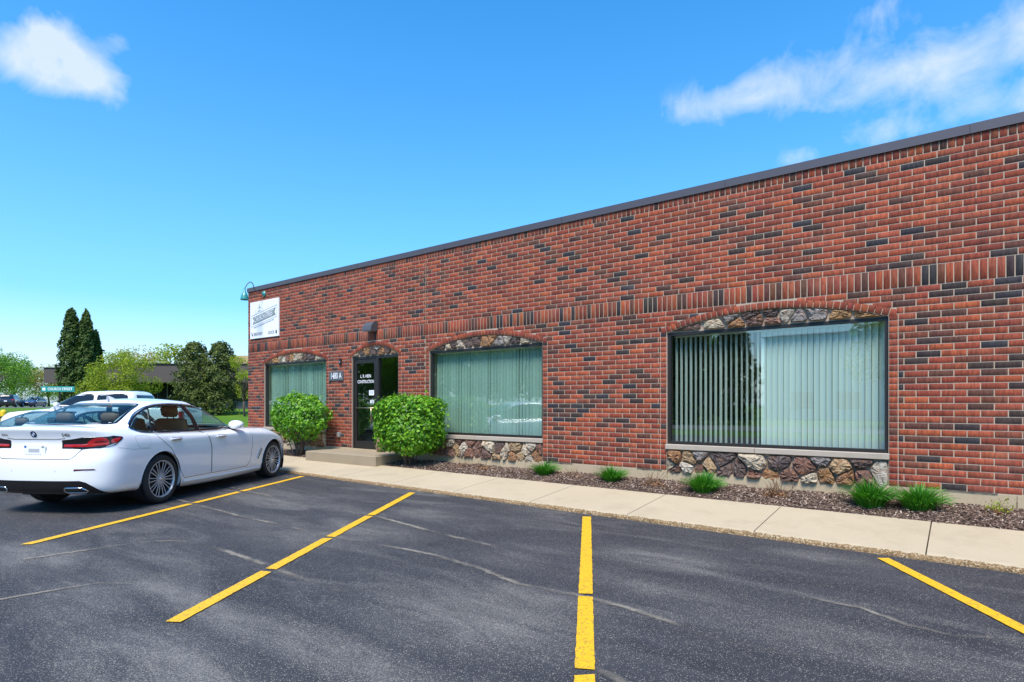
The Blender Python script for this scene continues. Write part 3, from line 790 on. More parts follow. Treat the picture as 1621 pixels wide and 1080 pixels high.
mb = MB(); hx = dx1-.14; mb.tube([(hx, .0, 1.02), (hx, -.005, 1.38)], .016, 10); mb.tube([(hx, .06, 1.07), (hx, -.0, 1.07)], .009, 8); mb.tube([(hx, .06, 1.33), (hx, .0, 1.33)], .009, 8)
mb.tube([(dx0+.06, .03, 1.36), (dx1-.07, .03, 1.36)], .012, 8); mb.build('handle', M['brass'], door, True)
mb = MB(); mb.tube([(dx1-.04, .036, 1.55), (dx1-.04, .02, 1.55)], .02, 12); mb.build('lock', M['chrome'], door)
for zz in (.62, 1.35, 2.28): mb = MB(); mb.box(x0+.046, x0+.066, .022, .036, zz, zz+.11); mb.build('hinge', M['bronze'], door)
for body, zz, sz in (('L. R. HEIN', 2.115, .108), ('CONSTRUCTION', 1.985, .104)):
    text_mesh(body, sz, lambda u, v, w, zz=zz: (5.245+u*(.74 if zz < 2 else .84), .056-w, zz+v), 'lettering', M['white'], door, .0012)
for (a, b, c, d) in ((5.37, 5.56, 1.66, 1.78), (5.41, 5.56, 1.475, 1.55)):
    mb = MB(); mb.box(a, b, .056, .059, c, d); mb.build('notice', M['white'], door)
    for q in range(3): mb = MB(); zq = c+(d-c)*(.25+.22*q); mb.box(a+.03, b-.03, .0545, .0558, zq, zq+.008); mb.build('print_line', M['signgrey'], door)
# blinds
def vane_mesh(w, h, mat):
    V = []; F = []
    for k in range(5):
        u = -w/2+w*k/4; y = .006*math.cos(PI*u/w)
        for z in (0, h): V.append((u, y, z))
    for k in range(4): F.append((2*k, 2*k+2, 2*k+3, 2*k+1))
    me = np_mesh('vane', V, F); me.materials.append(M[mat]); me.polygons.foreach_set('use_smooth', [True]*4); return me
M['vane_refl_tint'] = plain('blind vane with reflection tint', (.36, .47, .41), .7, var=.05, scale=3)  # same vanes, with the dark green glass reflection painted into their colour
vm = vane_mesh(.089, 1.66, 'vane'); vm_refl = vane_mesh(.089, 1.66, 'vane_refl_tint')
def blinds(x0, x1, fn, lab):
    b = empty('vertical_blind', ((x0+x1)/2, .19, 2.52)); tag(b, lab, 'blind', 'vertical blinds behind the window glass')
    mb = MB(); mb.box(-(x1-x0)/2+.05, (x1-x0)/2-.05, -.02, .02, 0, .035, .003); mb.build('head_rail', M['vane'], b)
    n = int((x1-x0-.14)/.0785); r = random.Random(int(x0*10))
    for i in range(n+1):
        o = bpy.data.objects.new('vane', vm if x0 > 11 else vm_refl); COL.objects.link(o); o.parent = b; o.location = (-(x1-x0)/2+.09+i*(x1-x0-.18)/n, 0, -1.665)
        o.rotation_euler = (0, 0, fn(i/n, r))
    return b
blinds(12.79, 15.79, lambda t, r: (math.radians(85)+r.gauss(0, .03)) if t < .45 else math.radians(-24)+r.gauss(0, .07)-.55*max(0, t-.7), 'vertical blind with its left half turned open showing a dark room')
blinds(7.44, 10.39, lambda t, r: math.radians(-9)+r.gauss(0, .07), 'closed vertical blind behind the glass beside the square bush')
blinds(.87, 3.77, lambda t, r: math.radians(-8)+r.gauss(0, .07), 'vertical blind with narrow gaps behind the corner window')
blinds(18.3, 21.3, lambda t, r: math.radians(-16)+r.gauss(0, .1), 'closed vertical blind in the window past the pair of grassy tufts')
# stoop
mb = MB(); mb.box(4.36, 6.86, -.985, .028, .05, .362, .012); tag(mb.build('stoop', M['stoop']), 'low tan concrete stoop in front of the glass door', 'stoop')
# control joint
mb = MB(); mb.box(7.326, 7.336, -.004, .004, ZBASE, ZTOP); mb.build('control_joint', M['twig'], BLD)

# things on the wall
sg = empty('brewery_sign', (.18, -.02, 3.325)); tag(sg, 'white square sign lettered CHURCH STREET high on the building corner', 'sign')
SW, SH = 1.48, 1.05
mb = MB(); mb.box(0, SW, -.02, .018, 0, SH, .004); mb.build('panel', M['white'], sg)
def sh(u): return .205*(u-.09)/1.30
def quad_strip(name, pts, mat, y, w=None):
    mb = MB(); mb.add([(u, y, v) for u, v in pts], [tuple(range(len(pts)))]); return mb.build(name, mat, sg)
def bar(a, b, w, mat, name='rule', y=-.0225):
    a = Vector(a); b = Vector(b); t = (b-a).normalized(); n_ = Vector((-t.y, t.x))*w/2
    quad_strip(name, [tuple(a-n_), tuple(b-n_), tuple(b+n_), tuple(a+n_)], mat, y)
L0, L1 = .09, 1.40
bar((L0, .335+sh(L0)), (L1, .335+sh(L1)), .012, M['signgrey']); bar((L0, .655+sh(L0)), (L1, .655+sh(L1)), .012, M['signgrey'])
bar((L0, .335), (L0, .655), .012, M['signgrey'], y=-.0228); bar((L1, .335+sh(L1)), (L1, .655+sh(L1)), .012, M['signgrey'], y=-.0228)
quad_strip('banner', [(L0+.05, .39+sh(L0+.05)), (L1-.05, .39+sh(L1-.05)), (L1-.12, .495+sh(L1-.12)), (L1-.05, .60+sh(L1-.05)), (L0+.05, .60+sh(L0+.05)), (L0+.12, .495+sh(L0+.12))], M['signgrey'], -.0224)
text_mesh('CHURCH STREET', .18, lambda u, v, w: (.745+u*.72, -.0250, .495+v*1.2+sh(.745+u*.72)), 'lettering', M['white'], sg, .0005)
# small tower and ring over the banner
mb = MB()
for k in range(28):
    a0, a1 = PI*k/28, PI*(k+1)/28
    if k in (8, 9, 18, 19): continue
    for R_ in (.25, .17):
        p = lambda a, q: (.50+q*math.cos(a), -.0226, .63+q*math.sin(a)*1.0)
        mb.add([p(a0, R_), p(a1, R_), p(a1, R_-.010), p(a0, R_-.010)], [(0,3,2,1)])
mb.build('ring_emblem', M['signgrey'], sg)
quad_strip('tower_emblem', [(.485, .83), (.515, .83), (.515, .90), (.50, .99), (.485, .90)], M['signgrey'], -.0228)
bar((.43, .755), (.57, .775), .014, M['signgrey'], 'emblem_stroke')
r = random.Random(4); u = .22
while u < 1.22:
    l = r.uniform(.02, .05); 
    bar((u, .285+sh(u)), (u+l, .285+sh(u+l)), .030, M['signgrey'], 'small_print'); u += l+r.choice((.010, .010, .03))
text_mesh('BREWERY', .125, lambda u, v, w: (.44+u*.88, -.0226, .115+v), 'lettering', M['signdark'], sg, .001)
text_mesh('DOCK', .125, lambda u, v, w: (1.12+u*.88, -.0226, .115+v), 'lettering', M['signdark'], sg, .001)
quad_strip('arrow_emblem', [(.08, .16), (.10, .09), (.15, .06), (.16, .10), (.13, .13), (.12, .18), (.09, .19)], M['signdark'], -.0226)
quad_strip('hop_emblem', [(1.33, .10), (1.36, .06), (1.40, .08), (1.41, .13), (1.38, .18), (1.34, .17)], M['signdark'], -.0226)

nsn = empty('number_sign', (3.92, -.012, 2.03)); tag(nsn, 'grey plaque lettered 1480 A between the corner window and the door', 'sign')
mb = MB(); mb.box(0, .57, -.014, .01, 0, .235, .003); mb.build('panel', M['numgrey'], nsn)
text_mesh('1480 A', .19, lambda u, v, w: (.285+u*.80, -.0165, .1175+v*1.12), 'lettering', M['white'], nsn, .0015)
gl = empty('gooseneck_lamp', (.89, -.012, 4.56)); tag(gl, 'teal gooseneck lamp arching out over the white sign', 'lamp')
mb = MB(); mb.lathe([(0, 0), (.085, 0), (.085, .02), (.05, .04), (.03, .06), (0, .06)], 20, Matrix.Rotation(PI/2, 4, 'X')); mb.build('wall_plate', M['teal'], gl, True)
mb = MB(); pts = []
for k in range(25):
    t = k/24
    if t < .4: s_ = t/.4; pts.append((0, -.05-.26*s_, .0+.10*s_*s_))
    else:
        a = PI*.22+(t-.4)/.6*PI*.78; pts.append((0, -.47+.15*math.cos(a-PI*.22)*1.0+.01, .10+.17*math.sin(min(PI, (t-.4)/.6*PI))-.06*max(0, (t-.7))/.3))
mb.tube(pts, .0125, 8); mb.build('arm', M['fixture'], gl, True)
ye, ze = pts[-1][1], pts[-1][2]
mb = MB(); mb.lathe([(.0, .02), (.026, .02), (.03, -.06), (.045, -.09), (.065, -.12), (.09, -.18), (.105, -.26), (.11, -.29), (.105, -.29), (.085, -.18), (.05, -.11), (.0, -.10)], 20, Matrix.Translation((0, ye, ze))); mb.build('shade', M['teal'], gl, True)
mb = MB(); mb.lathe([(0, -.10), (.025, -.12), (.032, -.17), (.022, -.21), (0, -.225)], 14, Matrix.Translation((0, ye, ze))); mb.build('bulb', M['white'], gl, True)
wlp = empty('wall_light', (5.60, -.011, 3.14)); tag(wlp, 'dark wedge shaped wall light above the glass door', 'wall light')
mb = MB(); vs = []
for x in (-.16, .16):
    for y, z in ((0, .005), (0, .235), (-.05, .235), (-.12, .20), (-.18, .12), (-.20, .03), (-.20, .005)): vs.append((x, y, z))
fs = [tuple(range(7)), tuple(range(13, 6, -1))]+[(k, 7+k, 7+(k+1) % 7, (k+1) % 7) for k in range(7)]
mb.add(vs, fs); mb.build('housing', M['fixture'], wlp, fix=True)
mb = MB(); mb.box(-.13, .13, -.17, -.03, -.006, .004); mb.build('lens', M['clear_lens'], wlp)
ou = empty('outlet_box', (4.33, -.01, .70)); tag(ou, 'small grey outlet box low on the brick pier beside the door', 'outlet box')
mb = MB(); mb.box(-.045, .045, -.055, .005, -.06, .06, .006); mb.build('cover', M['grey'], ou); mb = MB(); mb.box(-.02, .02, -.060, -.0555, -.03, .03); mb.build('flap', M['sill'], ou)
bx_ = empty('door_buzzer', (4.38, -.01, 2.49)); tag(bx_, 'small black buzzer above the number plaque', 'buzzer')
mb = MB(); mb.box(-.035, .035, -.04, .004, -.085, .085, .006); mb.build('case', M['black'], bx_); mb = MB(); mb.box(-.018, .018, -.044, -.0405, -.02, .02); mb.build('button', M['grey'], bx_)

# ------------------------------------------------------------------ plants
def leaves(P, Nrm, size, seed, asp=.6, fold=.25, spread=.9):
    """one folded diamond leaf (two triangles) per point"""
    r = np.random.default_rng(seed); n = len(P)
    N_ = Nrm+r.normal(0, spread, (n, 3)); N_ /= np.linalg.norm(N_, axis=1)[:, None]+1e-9
    a = r.normal(0, 1, (n, 3)); U = np.cross(N_, a); U /= np.linalg.norm(U, axis=1)[:, None]+1e-9; V_ = np.cross(N_, U)
    s = (size*r.uniform(.65, 1.35, n))[:, None]
    A = P-U*s*.5; B = P+V_*s*asp*.5+N_*s*fold*.3; C_ = P+U*s*.5; D = P-V_*s*asp*.5+N_*s*fold*.3
    V = np.stack([A, B, C_, D], 1).reshape(-1, 3); b = (np.arange(n)*4)[:, None]
    return np_mesh('foliage', V, np.concatenate([b+np.array([0, 1, 2]), b+np.array([0, 2, 3])], 0))
def clump_cloud(centers, radii, n, seed, shell=.55):
    r = np.random.default_rng(seed); centers = np.array(centers); radii = np.array(radii)
    w = radii**2; idx = r.choice(len(centers), n, p=w/w.sum())
    d = r.normal(0, 1, (n, 3)); d /= np.linalg.norm(d, axis=1)[:, None]
    rad = r.uniform(0, 1, n)**(1/3)*(1-shell)+shell*r.uniform(.75, 1.05, n)
    P = centers[idx]+d*(radii[idx]*rad)[:, None]; return P, d
def hedge_bush(name, loc, rx, ry, h, base, n, seed, label, top_flat, size, squ=3.0, gaps=0.0):
    o = empty(name, loc); tag(o, label, 'bush')
    r = np.random.default_rng(seed); rr = random.Random(seed)
    d = r.normal(0, 1, (n, 3)); d /= np.linalg.norm(d, axis=1)[:, None]
    e = squ; k = (np.abs(d)**e).sum(1)**(-1/e)
    lump = 1+.07*np.sin(d[:, 0]*8+seed)*np.sin(d[:, 2]*7+1)+.06*np.sin(d[:, 1]*10+d[:, 0]*6+seed)+.035*np.sin(d[:, 0]*23+d[:, 2]*19)
    if top_flat: lump = 1+(lump-1)*.55
    f = np.where(r.uniform(0, 1, n) < .72, r.normal(1.0, .035, n), r.uniform(.6, 1, n))*lump
    S_ = d*(k*f)[:, None]; zc = base+(h-base)*.5
    P = np.stack([S_[:, 0]*rx, S_[:, 1]*ry, S_[:, 2]*(h-base)*.5+zc], 1)
    low = (zc-P[:, 2])/((h-base)*.5)
    sk = .14 if top_flat else .28; P[:, 0] *= 1-sk*np.clip(low, 0, 1)**2; P[:, 1] *= 1-sk*np.clip(low, 0, 1)**2
    keep = ~((low > .55) & (r.uniform(0, 1, n) < .35+gaps))
    if gaps: keep &= ~(np.sin(P[:, 0]*6.5+seed)*np.cos(P[:, 2]*7+P[:, 1]*3) > .80-gaps*.5)
    P = P[keep]; d = d[keep]
    # stray shoots at the outline
    ns = int(len(P)*.05); ii = r.integers(0, len(P), ns); P = np.concatenate([P, P[ii]+d[ii]*r.uniform(.02, .11, ns)[:, None]]); d = np.concatenate([d, d[ii]])
    link_mesh('foliage', leaves(P, d+np.array([0, -.2, .55]), size, seed, .72, .3, .55), M['bush'], o)
    mb = MB()
    for i in range(13):
        a = 2*PI*i/13+rr.uniform(-.2, .2); q = rr.uniform(.3, .8)
        p0 = Vector((rr.uniform(-.12, .12), rr.uniform(-.08, .08), -.05)); p2 = Vector((math.cos(a)*rx*q, math.sin(a)*ry*q, base+(h-base)*rr.uniform(.25, .6)))
        p1 = p0.lerp(p2, .45)+Vector((0, 0, .08)); mb.tube([p0, p1, p2], [.016, .011, .006], 5)
    mb.build('stem', M['bark'], o, True)
    return o
hedge_bush('hedge_bush', (3.52, -.60, .17), .92, .44, 1.50, .40, 7000, 3, 'loose rounded green bush with bare stems in front of the corner window', 0, .070, 2.3, .14)
hedge_bush('hedge_bush', (7.46, -.60, .17), .70, .44, 1.40, .32, 9800, 5, 'dense square clipped green bush between the door and the middle window', 1, .070, 5.0, 0)

def tussock(loc, R_, H_, n, seed, label):
    r = random.Random(seed); V = []; F = []
    for i in range(n):
        a = r.uniform(0, 2*PI); q = r.random()**.6; lean = .08+q*.98; L_ = H_*r.uniform(.65, 1.02)*(1.0-.05*q); w = r.uniform(.010, .017)
        b = Vector((math.cos(a)*R_*.38*q, math.sin(a)*R_*.38*q, -.02)); dr = Vector((math.cos(a), math.sin(a), 0)); sd_ = Vector((-dr.y, dr.x, 0))
        k0 = len(V)
        for k in range(6):
            t = k/5; th = lean*(.35+1.35*t*t); 
            p = b if k == 0 else p+(dr*math.sin(th)+Vector((0, 0, math.cos(th))))*L_*1.35/5
            ww = w*(1-.85*t**2.2)*(.8 if k == 0 else 1)
            V += [tuple(p-sd_*ww/2), tuple(p+sd_*ww/2+Vector((0, 0, .002)))]
        for k in range(5): F.append((k0+2*k, k0+2*k+1, k0+2*k+3, k0+2*k+2))
    o = empty('grass_tussock', loc); tag(o, label, 'plant', 'grassy tufts in the planting bed')
    link_mesh('foliage', np_mesh('foliage', V, F), M['tussock'], o, True)
tz = .19
tussock((10.72, -.42, tz), .30, .25, 420, 1, 'small bright green grassy tuft by the end of the middle stone panel')
tussock((12.06, -.48, tz), .29, .25, 420, 2, 'bright green grassy tuft in front of the brick between the two big windows')
tussock((13.62, -.66, tz), .36, .27, 560, 3, 'wide low green grassy tuft in front of the stones under the large window')
tussock((15.66, -.62, tz), .36, .31, 600, 4, 'larger grassy tuft of the touching pair, under the corner of the large window')
tussock((16.14, -.60, tz), .34, .29, 560, 5, 'grassy tuft of the touching pair on its plain brick side')
def dry_shrub(loc, H_, n, seed, label, leafy=0):
    r = random.Random(seed); mb = MB(); tips = []
    for i in range(n):
        a = r.uniform(0, 2*PI); lean = r.uniform(.15, 1.0); L_ = H_*r.uniform(.5, 1.1)
        p = Vector((r.uniform(-.04, .04), r.uniform(-.04, .04), -.02)); pts = [p.copy()]; d = Vector((math.cos(a)*math.sin(lean), math.sin(a)*math.sin(lean), math.cos(lean)))
        for k in range(4):
            d = (d+Vector((r.uniform(-.25, .25), r.uniform(-.25, .25), r.uniform(-.1, .2)))).normalized(); p = p+d*L_/4; pts.append(p.copy())
            if r.random() < .4:
                e = (d+Vector((r.uniform(-.9, .9), r.uniform(-.9, .9), r.uniform(-.2, .5)))).normalized(); mb.tube([p, p+e*L_*.25], [.0025, .001], 4)
                tips.append(p+e*L_*.25)
        mb.tube(pts, [.005, .004, .0032, .0024, .0014], 4); tips.append(p)
    o = empty('dry_shrub', loc); tag(o, label, 'shrub', 'bare shrubs in the planting bed')
    mb.build('twigs', M['twig'], o)
    rr = np.random.default_rng(seed); m_ = 60+n*3
    P = rr.normal(0, 1, (m_, 3))*np.array([H_*.30, H_*.28, .02])+np.array([0, 0, H_*.12]); P[:, 2] = np.abs(P[:, 2])+.01
    link_mesh('dead_leaves', leaves(P, np.zeros((m_, 3))+.1, .035, seed), M['deadleaf'], o)
    if leafy:
        P = np.array([tuple(t) for t in tips]*leafy)+rr.normal(0, .02, (len(tips)*leafy, 3)); link_mesh('foliage', leaves(P, np.zeros_like(P)+.2, .03, seed+1), M['spring'], o)
M['deadleaf'] = leaf_mat('dead leaf', (.14, .06, .025), (.26, .12, .05), (.36, .21, .11), .15, .8)
dry_shrub((8.75, -.42, tz), .22, 12, 1, 'small dead shrub nearest the square bush')
dry_shrub((9.35, -.45, tz), .30, 14, 2, 'thin dead shrub under the middle window sill')
dry_shrub((11.35, -.42, tz), .24, 16, 3, 'russet dead shrub between the two smaller grassy tufts')
dry_shrub((12.80, -.56, tz), .36, 20, 4, 'bare twiggy shrub beside the lower corner of the large stone panel')
dry_shrub((14.55, -.50, tz), .33, 44, 5, 'bushy dead shrub in front of the large stone panel')
dry_shrub((16.85, -.42, tz), .20, 16, 6, 'low shrub budding yellow green beyond the pair of tufts', 3)
tag(link_mesh('boulder', (lambda: (lambda bm: (bmesh.ops.create_icosphere(bm, subdivisions=3, radius=1), [setattr(v, 'co', Vector((v.co.x*.10, v.co.y*.09, v.co.z*.17))*(1+.10*math.sin(v.co.x*4+v.co.z*3))) for v in bm.verts], (lambda me: (bm.to_mesh(me), bm.free(), me)[2])(bpy.data.meshes.new('boulder')))[2])(bmesh.new()))(), M['stone'], None, True), 'upright tan stone standing on the stoop beside the door', 'stone')
bo = bpy.data.objects['boulder']; bo.location = (6.02, -.16, .515); bo.color = (.40, .26, .15, 1)

def limb_tree(name, loc, H_, R_, n, seed, leafmat, size, label, trunk=.16, low=.25, cat='tree', group=None, squash=1.0, clumps=26, shell=.3, rel=.30):
    r = random.Random(seed); o = empty(name, loc); tag(o, label, cat, group)
    mb = MB(); h0 = H_*low
    fork = [Vector((0, 0, -.2)), Vector((r.uniform(-.1, .1), r.uniform(-.1, .1), h0*.6)), Vector((r.uniform(-.15, .15), r.uniform(-.15, .15), h0*1.2))]
    mb.tube(fork, [trunk, trunk*.8, trunk*.62], 8); cs = []; rs = []
    for i in range(clumps):
        u = r.uniform(-.85, 1); a = r.uniform(0, 2*PI); q = math.sqrt(1-u*u)*r.uniform(.45, .95)
        c = Vector((math.cos(a)*R_*q, math.sin(a)*R_*q, h0+(H_-h0)*(.5+.42*u*squash)))
        cs.append(tuple(c)); rs.append(R_*rel*r.uniform(.6, 1.25))
        p0 = fork[2].lerp(Vector((0, 0, h0*1.2+(H_-h0)*.25)), r.random()); p1 = p0.lerp(c, .5)+Vector((r.uniform(-.1, .1)*R_, r.uniform(-.1, .1)*R_, .08*R_))
        mb.tube([p0, p1, c], [trunk*.34, trunk*.2, trunk*.06], 5)
    mb.tube([fork[2], Vector((0, 0, h0*1.2+(H_-h0)*.28))], [trunk*.6, trunk*.35], 7)
    mb.build('trunk', M['bark'], o, True)
    P, d = clump_cloud(cs, rs, n, seed, shell); link_mesh('crown', leaves(P, d+np.array([0, 0, .4]), size, seed, .7), leafmat, o)
    return o
def column_tree(name, loc, H_, R_, n, seed, leafmat, label, size=.16, group=None, lump=.16, taper=1.0):
    r = np.random.default_rng(seed); o = empty(name, loc); tag(o, label, 'tree', group)
    t = r.uniform(0, 1, n)**.85; a = r.uniform(0, 2*PI, n)
    prof = np.minimum(1, (1-t)**.45*1.30)*(.80+.20*np.minimum(1, t*4))
    if taper != 1.0: prof = prof**taper
    lu = 1+lump*np.sin(a*3+t*19+seed)+lump*.7*np.sin(a*5-t*31)+lump*.5*np.sin(t*57+a*2)
    rad = R_*prof*lu*np.where(r.uniform(0, 1, n) < .75, r.normal(1, .07, n), r.uniform(.3, 1, n))
    P = np.stack([np.cos(a)*rad, np.sin(a)*rad, .1+t*H_+r.normal(0, .08, n)], 1); d = np.stack([np.cos(a), np.sin(a), np.full(n, .7)], 1)
    link_mesh('crown', leaves(P, d, size, seed, .55, .3, .6), leafmat, o)
    mb = MB(); mb.tube([(0, 0, -.2), (0, 0, H_*.5), (0, 0, H_*.93)], [.16, .10, .02], 7); mb.build('trunk', M['bark'], o, True)
    return o
def at(x, y): return (x, y, ground_z(x, y))
# arborvitae, open spring tree, junipers in front of the office
column_tree('arborvitae_tree', at(-41.05, 7.37), 8.1, .80, 7500, 1, M['cedar'], 'tallest dark arborvitae column, farthest from the yellow green tree', .24, 'arborvitae columns')
column_tree('arborvitae_tree', at(-40.07, 8.12), 7.9, .62, 7500, 2, M['cedar'], 'middle dark arborvitae column of three', .24, 'arborvitae columns')
column_tree('arborvitae_tree', at(-40.66, 8.93), 6.4, .55, 5200, 3, M['cedar'], 'shortest dark arborvitae column, on the side of the yellow green tree', .24, 'arborvitae columns')
limb_tree('spring_tree', at(-28.7, 6.6), 4.35, 2.35, 15000, 4, M['spring'], .10, 'airy yellow green spring tree in front of the dark office fascia', .12, .12, clumps=46, shell=.15, rel=.24, squash=1.15)
column_tree('juniper_tree', at(-27.9, 11.1), 5.1, 1.15, 8000, 5, M['juniper'], 'ragged dark juniper closest to the yellow green tree', .17, 'junipers by the office', .24, .75)
column_tree('juniper_tree', at(-26.3, 12.2), 5.1, 1.10, 8000, 6, M['juniper'], 'ragged dark juniper closest to the brick building', .17, 'junipers by the office', .24, .75)
limb_tree('yellow_tree', at(-23.6, 12.6), 4.4, 1.45, 3600, 7, M['spring'], .10, 'thin yellow leaved tree half hidden by the brick corner', .09, .2, clumps=26, shell=.1, rel=.28)
limb_tree('low_shrub', at(-24.6, 15.4), 1.1, 1.2, 2200, 8, M['juniper'], .12, 'low dark shrub on the lawn by the office wall', .06, .05, 'shrub', clumps=12, rel=.45)
# broad trees beyond
FAR = [(-113, 16.5, 10.2, 6.0, 'maple', 'rounded bright green maple past the parked black SUV'), (-124, 22, 9.0, 5.0, 'maple', 'smaller bright green maple behind the two dark parked cars'),
       (-108, 10, 11, 5.5, 'maple', 'tall green maple behind the street'), (-117, 25.5, 7.2, 4.4, 'yellowleaf', 'pale tan budding tree beside the end of the office roof'),
       (-88, 30, 9, 5, 'yellowleaf', 'pale budding tree far behind the office'), (-62, 24, 8.0, 3.2, 'spring', 'yellow green treetop showing over the middle of the office roof'),
       (-52, 34, 8.6, 3.4, 'spring', 'yellow green treetop showing above the junipers'), (-40, 38, 8.4, 3.6, 'yellowleaf', 'straw coloured treetop over the tan wall')]
for i, (x, y, h, rr_, k, lab) in enumerate(FAR):
    limb_tree('leafy_tree', at(x, y), h, rr_, 7000 if i < 3 else 4200, 30+i, M[k], .26, lab, .22, .18, group='broad trees in the distance', clumps=34, rel=.30, shell=.25)
# a hedge row of green below the far trees
limb_tree('leafy_shrub', at(-108, 19.5), 3.0, 3.2, 2600, 51, M['maple'], .16, 'low green shrub beside the navy car', .06, .05, 'shrub', clumps=14, rel=.42)
limb_tree('leafy_shrub', at(-112, 25.5), 3.4, 3.6, 3200, 52, M['maple'], .18, 'dark green thicket behind the street sign', .06, .05, 'shrub', clumps=14, rel=.42)
# trees across the street, seen mirrored in the windows
ACR = [(-34, -37, 10, 5.0), (-25, -39, 11, 5.2), (-16.5, -37, 9.5, 4.6), (-8, -40, 11, 5.0), (-1.5, -36.5, 8.5, 4.0), (14.5, -38, 9.5, 4.4), (24, -38, 10.5, 5.0), (34, -40, 11, 5), (-44, -36, 10, 5), (-20, -34.5, 9.5, 4.6), (-29.5, -35, 9, 4.5), (-12.5, -38, 10, 4.6), (-39, -38, 10, 5), (-52, -34, 10, 5), (-60, -38, 11, 5.4), (-69, -36, 11, 5.4), (-78, -40, 12, 6)]
proto = limb_tree('street_tree', (-34, -37, 0), 10, 5.0, 9000, 71, M['freshleaf'], .30, 'green street tree across the road from the lot', .25, .16, group='street trees across the road', clumps=40, rel=.30, shell=.25)
for i, (x, y, h, rr_) in enumerate(ACR[1:]):
    c = copy_tree(proto); c.location = (x, y, 0); c.rotation_euler = (0, 0, i*1.3); c.scale = (rr_/5, rr_/5, h/10)
    c['label'] = 'green street tree across the road from the lot'

for i, (x, y, h, rr_) in enumerate(((-7.0, -36, 10.5, 2.1), (-4.4, -34.5, 9.0, 1.9), (-2.0, -36, 11.0, 2.1), (.3, -34.5, 9.4, 1.8), (2.6, -36.5, 8.2, 1.7))):
    column_tree('spruce_tree', (x, y, 0), h, rr_, 5200, 90+i, M['juniper'], 'dark spruce in the row across the road', .34, 'spruces across the road', .2, 1.5)

# ------------------------------------------------------------------ office and warehouse
RX, RY = .7943, .6075
off = empty('office_building', (-51.5, 8.2, 0), math.atan2(RY, RX)); tag(off, 'low dark office building with a deep brown roof fascia', 'building')
def part(name, mat, *b):
    mb = MB()
    for q in b: mb.box(*q)
    return mb.build(name, mat, off)
part('fascia', M['fascia'], (0, 3.4, 0, 12, 3.42, 4.80)); part('fascia', M['fascia'], (3.41, 26, -.6, 12, 3.45, 5.10)); part('fascia_cap', M['bronze'], (-.06, 3.41, -.06, 12, 4.802, 4.88), (3.412, 26.1, -.68, 12, 5.102, 5.2))
part('wall', M['office'], (3.5, 26, 1.2, 11.8, .8, 1.75)); part('wall', M['office'], (3.5, 26, 3.6, 11.8, 1.75, 3.5))
part('post', M['bronze'], (1.7, 1.95, .3, .55, .8, 3.43))
for k in range(11):
    w_ = part('window', M['fardark'], (3.8+k*2.0, 5.6+k*2.0, 1.42, 1.5, 1.76, 3.44)); mb = MB(); mb.box(4.66+k*2, 4.74+k*2, 1.36, 1.415, 1.76, 3.44); mb.box(3.74+k*2, 3.795+k*2, 1.36, 1.5, 1.76, 3.44); mb.build('mullion', M['office'], w_)
part('upper_wall', M['tanwall'], (14.5, 26, 4.5, 11, 5.0, 6.35)); part('rooftop_unit', M['palewall'], (10.6, 12.6, 4, 6, 5.1, 5.75))
wh = empty('warehouse', (7, -54, 0)); tag(wh, 'pale low warehouse with a grey roof across the road', 'building')
mb = MB(); mb.box(-6.5, 30, -12, 0, -.1, 8.2); mb.build('wall', M['palewall'], wh)
mb = MB(); mb.add([(-6.8,.3,8.2),(30.3,.3,8.2),(30.3,-12.4,8.2),(-6.8,-12.4,8.2),(-6.8,-6,9.0),(30.3,-6,9.0)], [(0,1,5,4),(2,3,4,5),(0,4,3),(1,2,5),(3,2,1,0)]); mb.build('roof', M['roofgrey'], wh)
for k in range(5): mb = MB(); mb.box(-4+k*4, -2+k*4, .001, .05, 1.0, 2.6); mb.build('window', M['fardark'], wh)
# street name board, bollard, plain post
ss = empty('street_sign', (-20.1, .85, 0), math.atan2(RY, RX)); tag(ss, 'teal board lettered CHURCH STREET on a thin post past the pickup', 'sign')
mb = MB(); mb.box(-.85, .85, -.02, .02, 2.08, 2.36, .004); mb.build('board', M['tealsign'], ss)
text_mesh('CHURCH STREET', .19, lambda u, v, w: (.12+u*.86, -.0225, 2.22+v), 'lettering', M['white'], ss, .004)
mb = MB(); mb.box(-.78, -.62, -.0235, -.0215, 2.15, 2.29); mb.build('emblem', M['white'], ss)
mb = MB(); mb.box(.02, .10, .021, .06, -.1, 2.34); mb.build('post', M['bronze'], ss)
bl = empty('bollard', (-17.0, -1.95, -.02)); tag(bl, 'short yellow bollard at the edge of the lot', 'bollard')
mb = MB(); mb.lathe([(0, 0), (.115, 0), (.115, 1.12), (.10, 1.18), (.06, 1.22), (0, 1.23)], 18); mb.build('post', M['yellow'], bl, True)
mb = MB(); mb.lathe([(.117, .85), (.119, .86), (.119, .93), (.117, .94)], 18); mb.build('band', M['black'], bl)

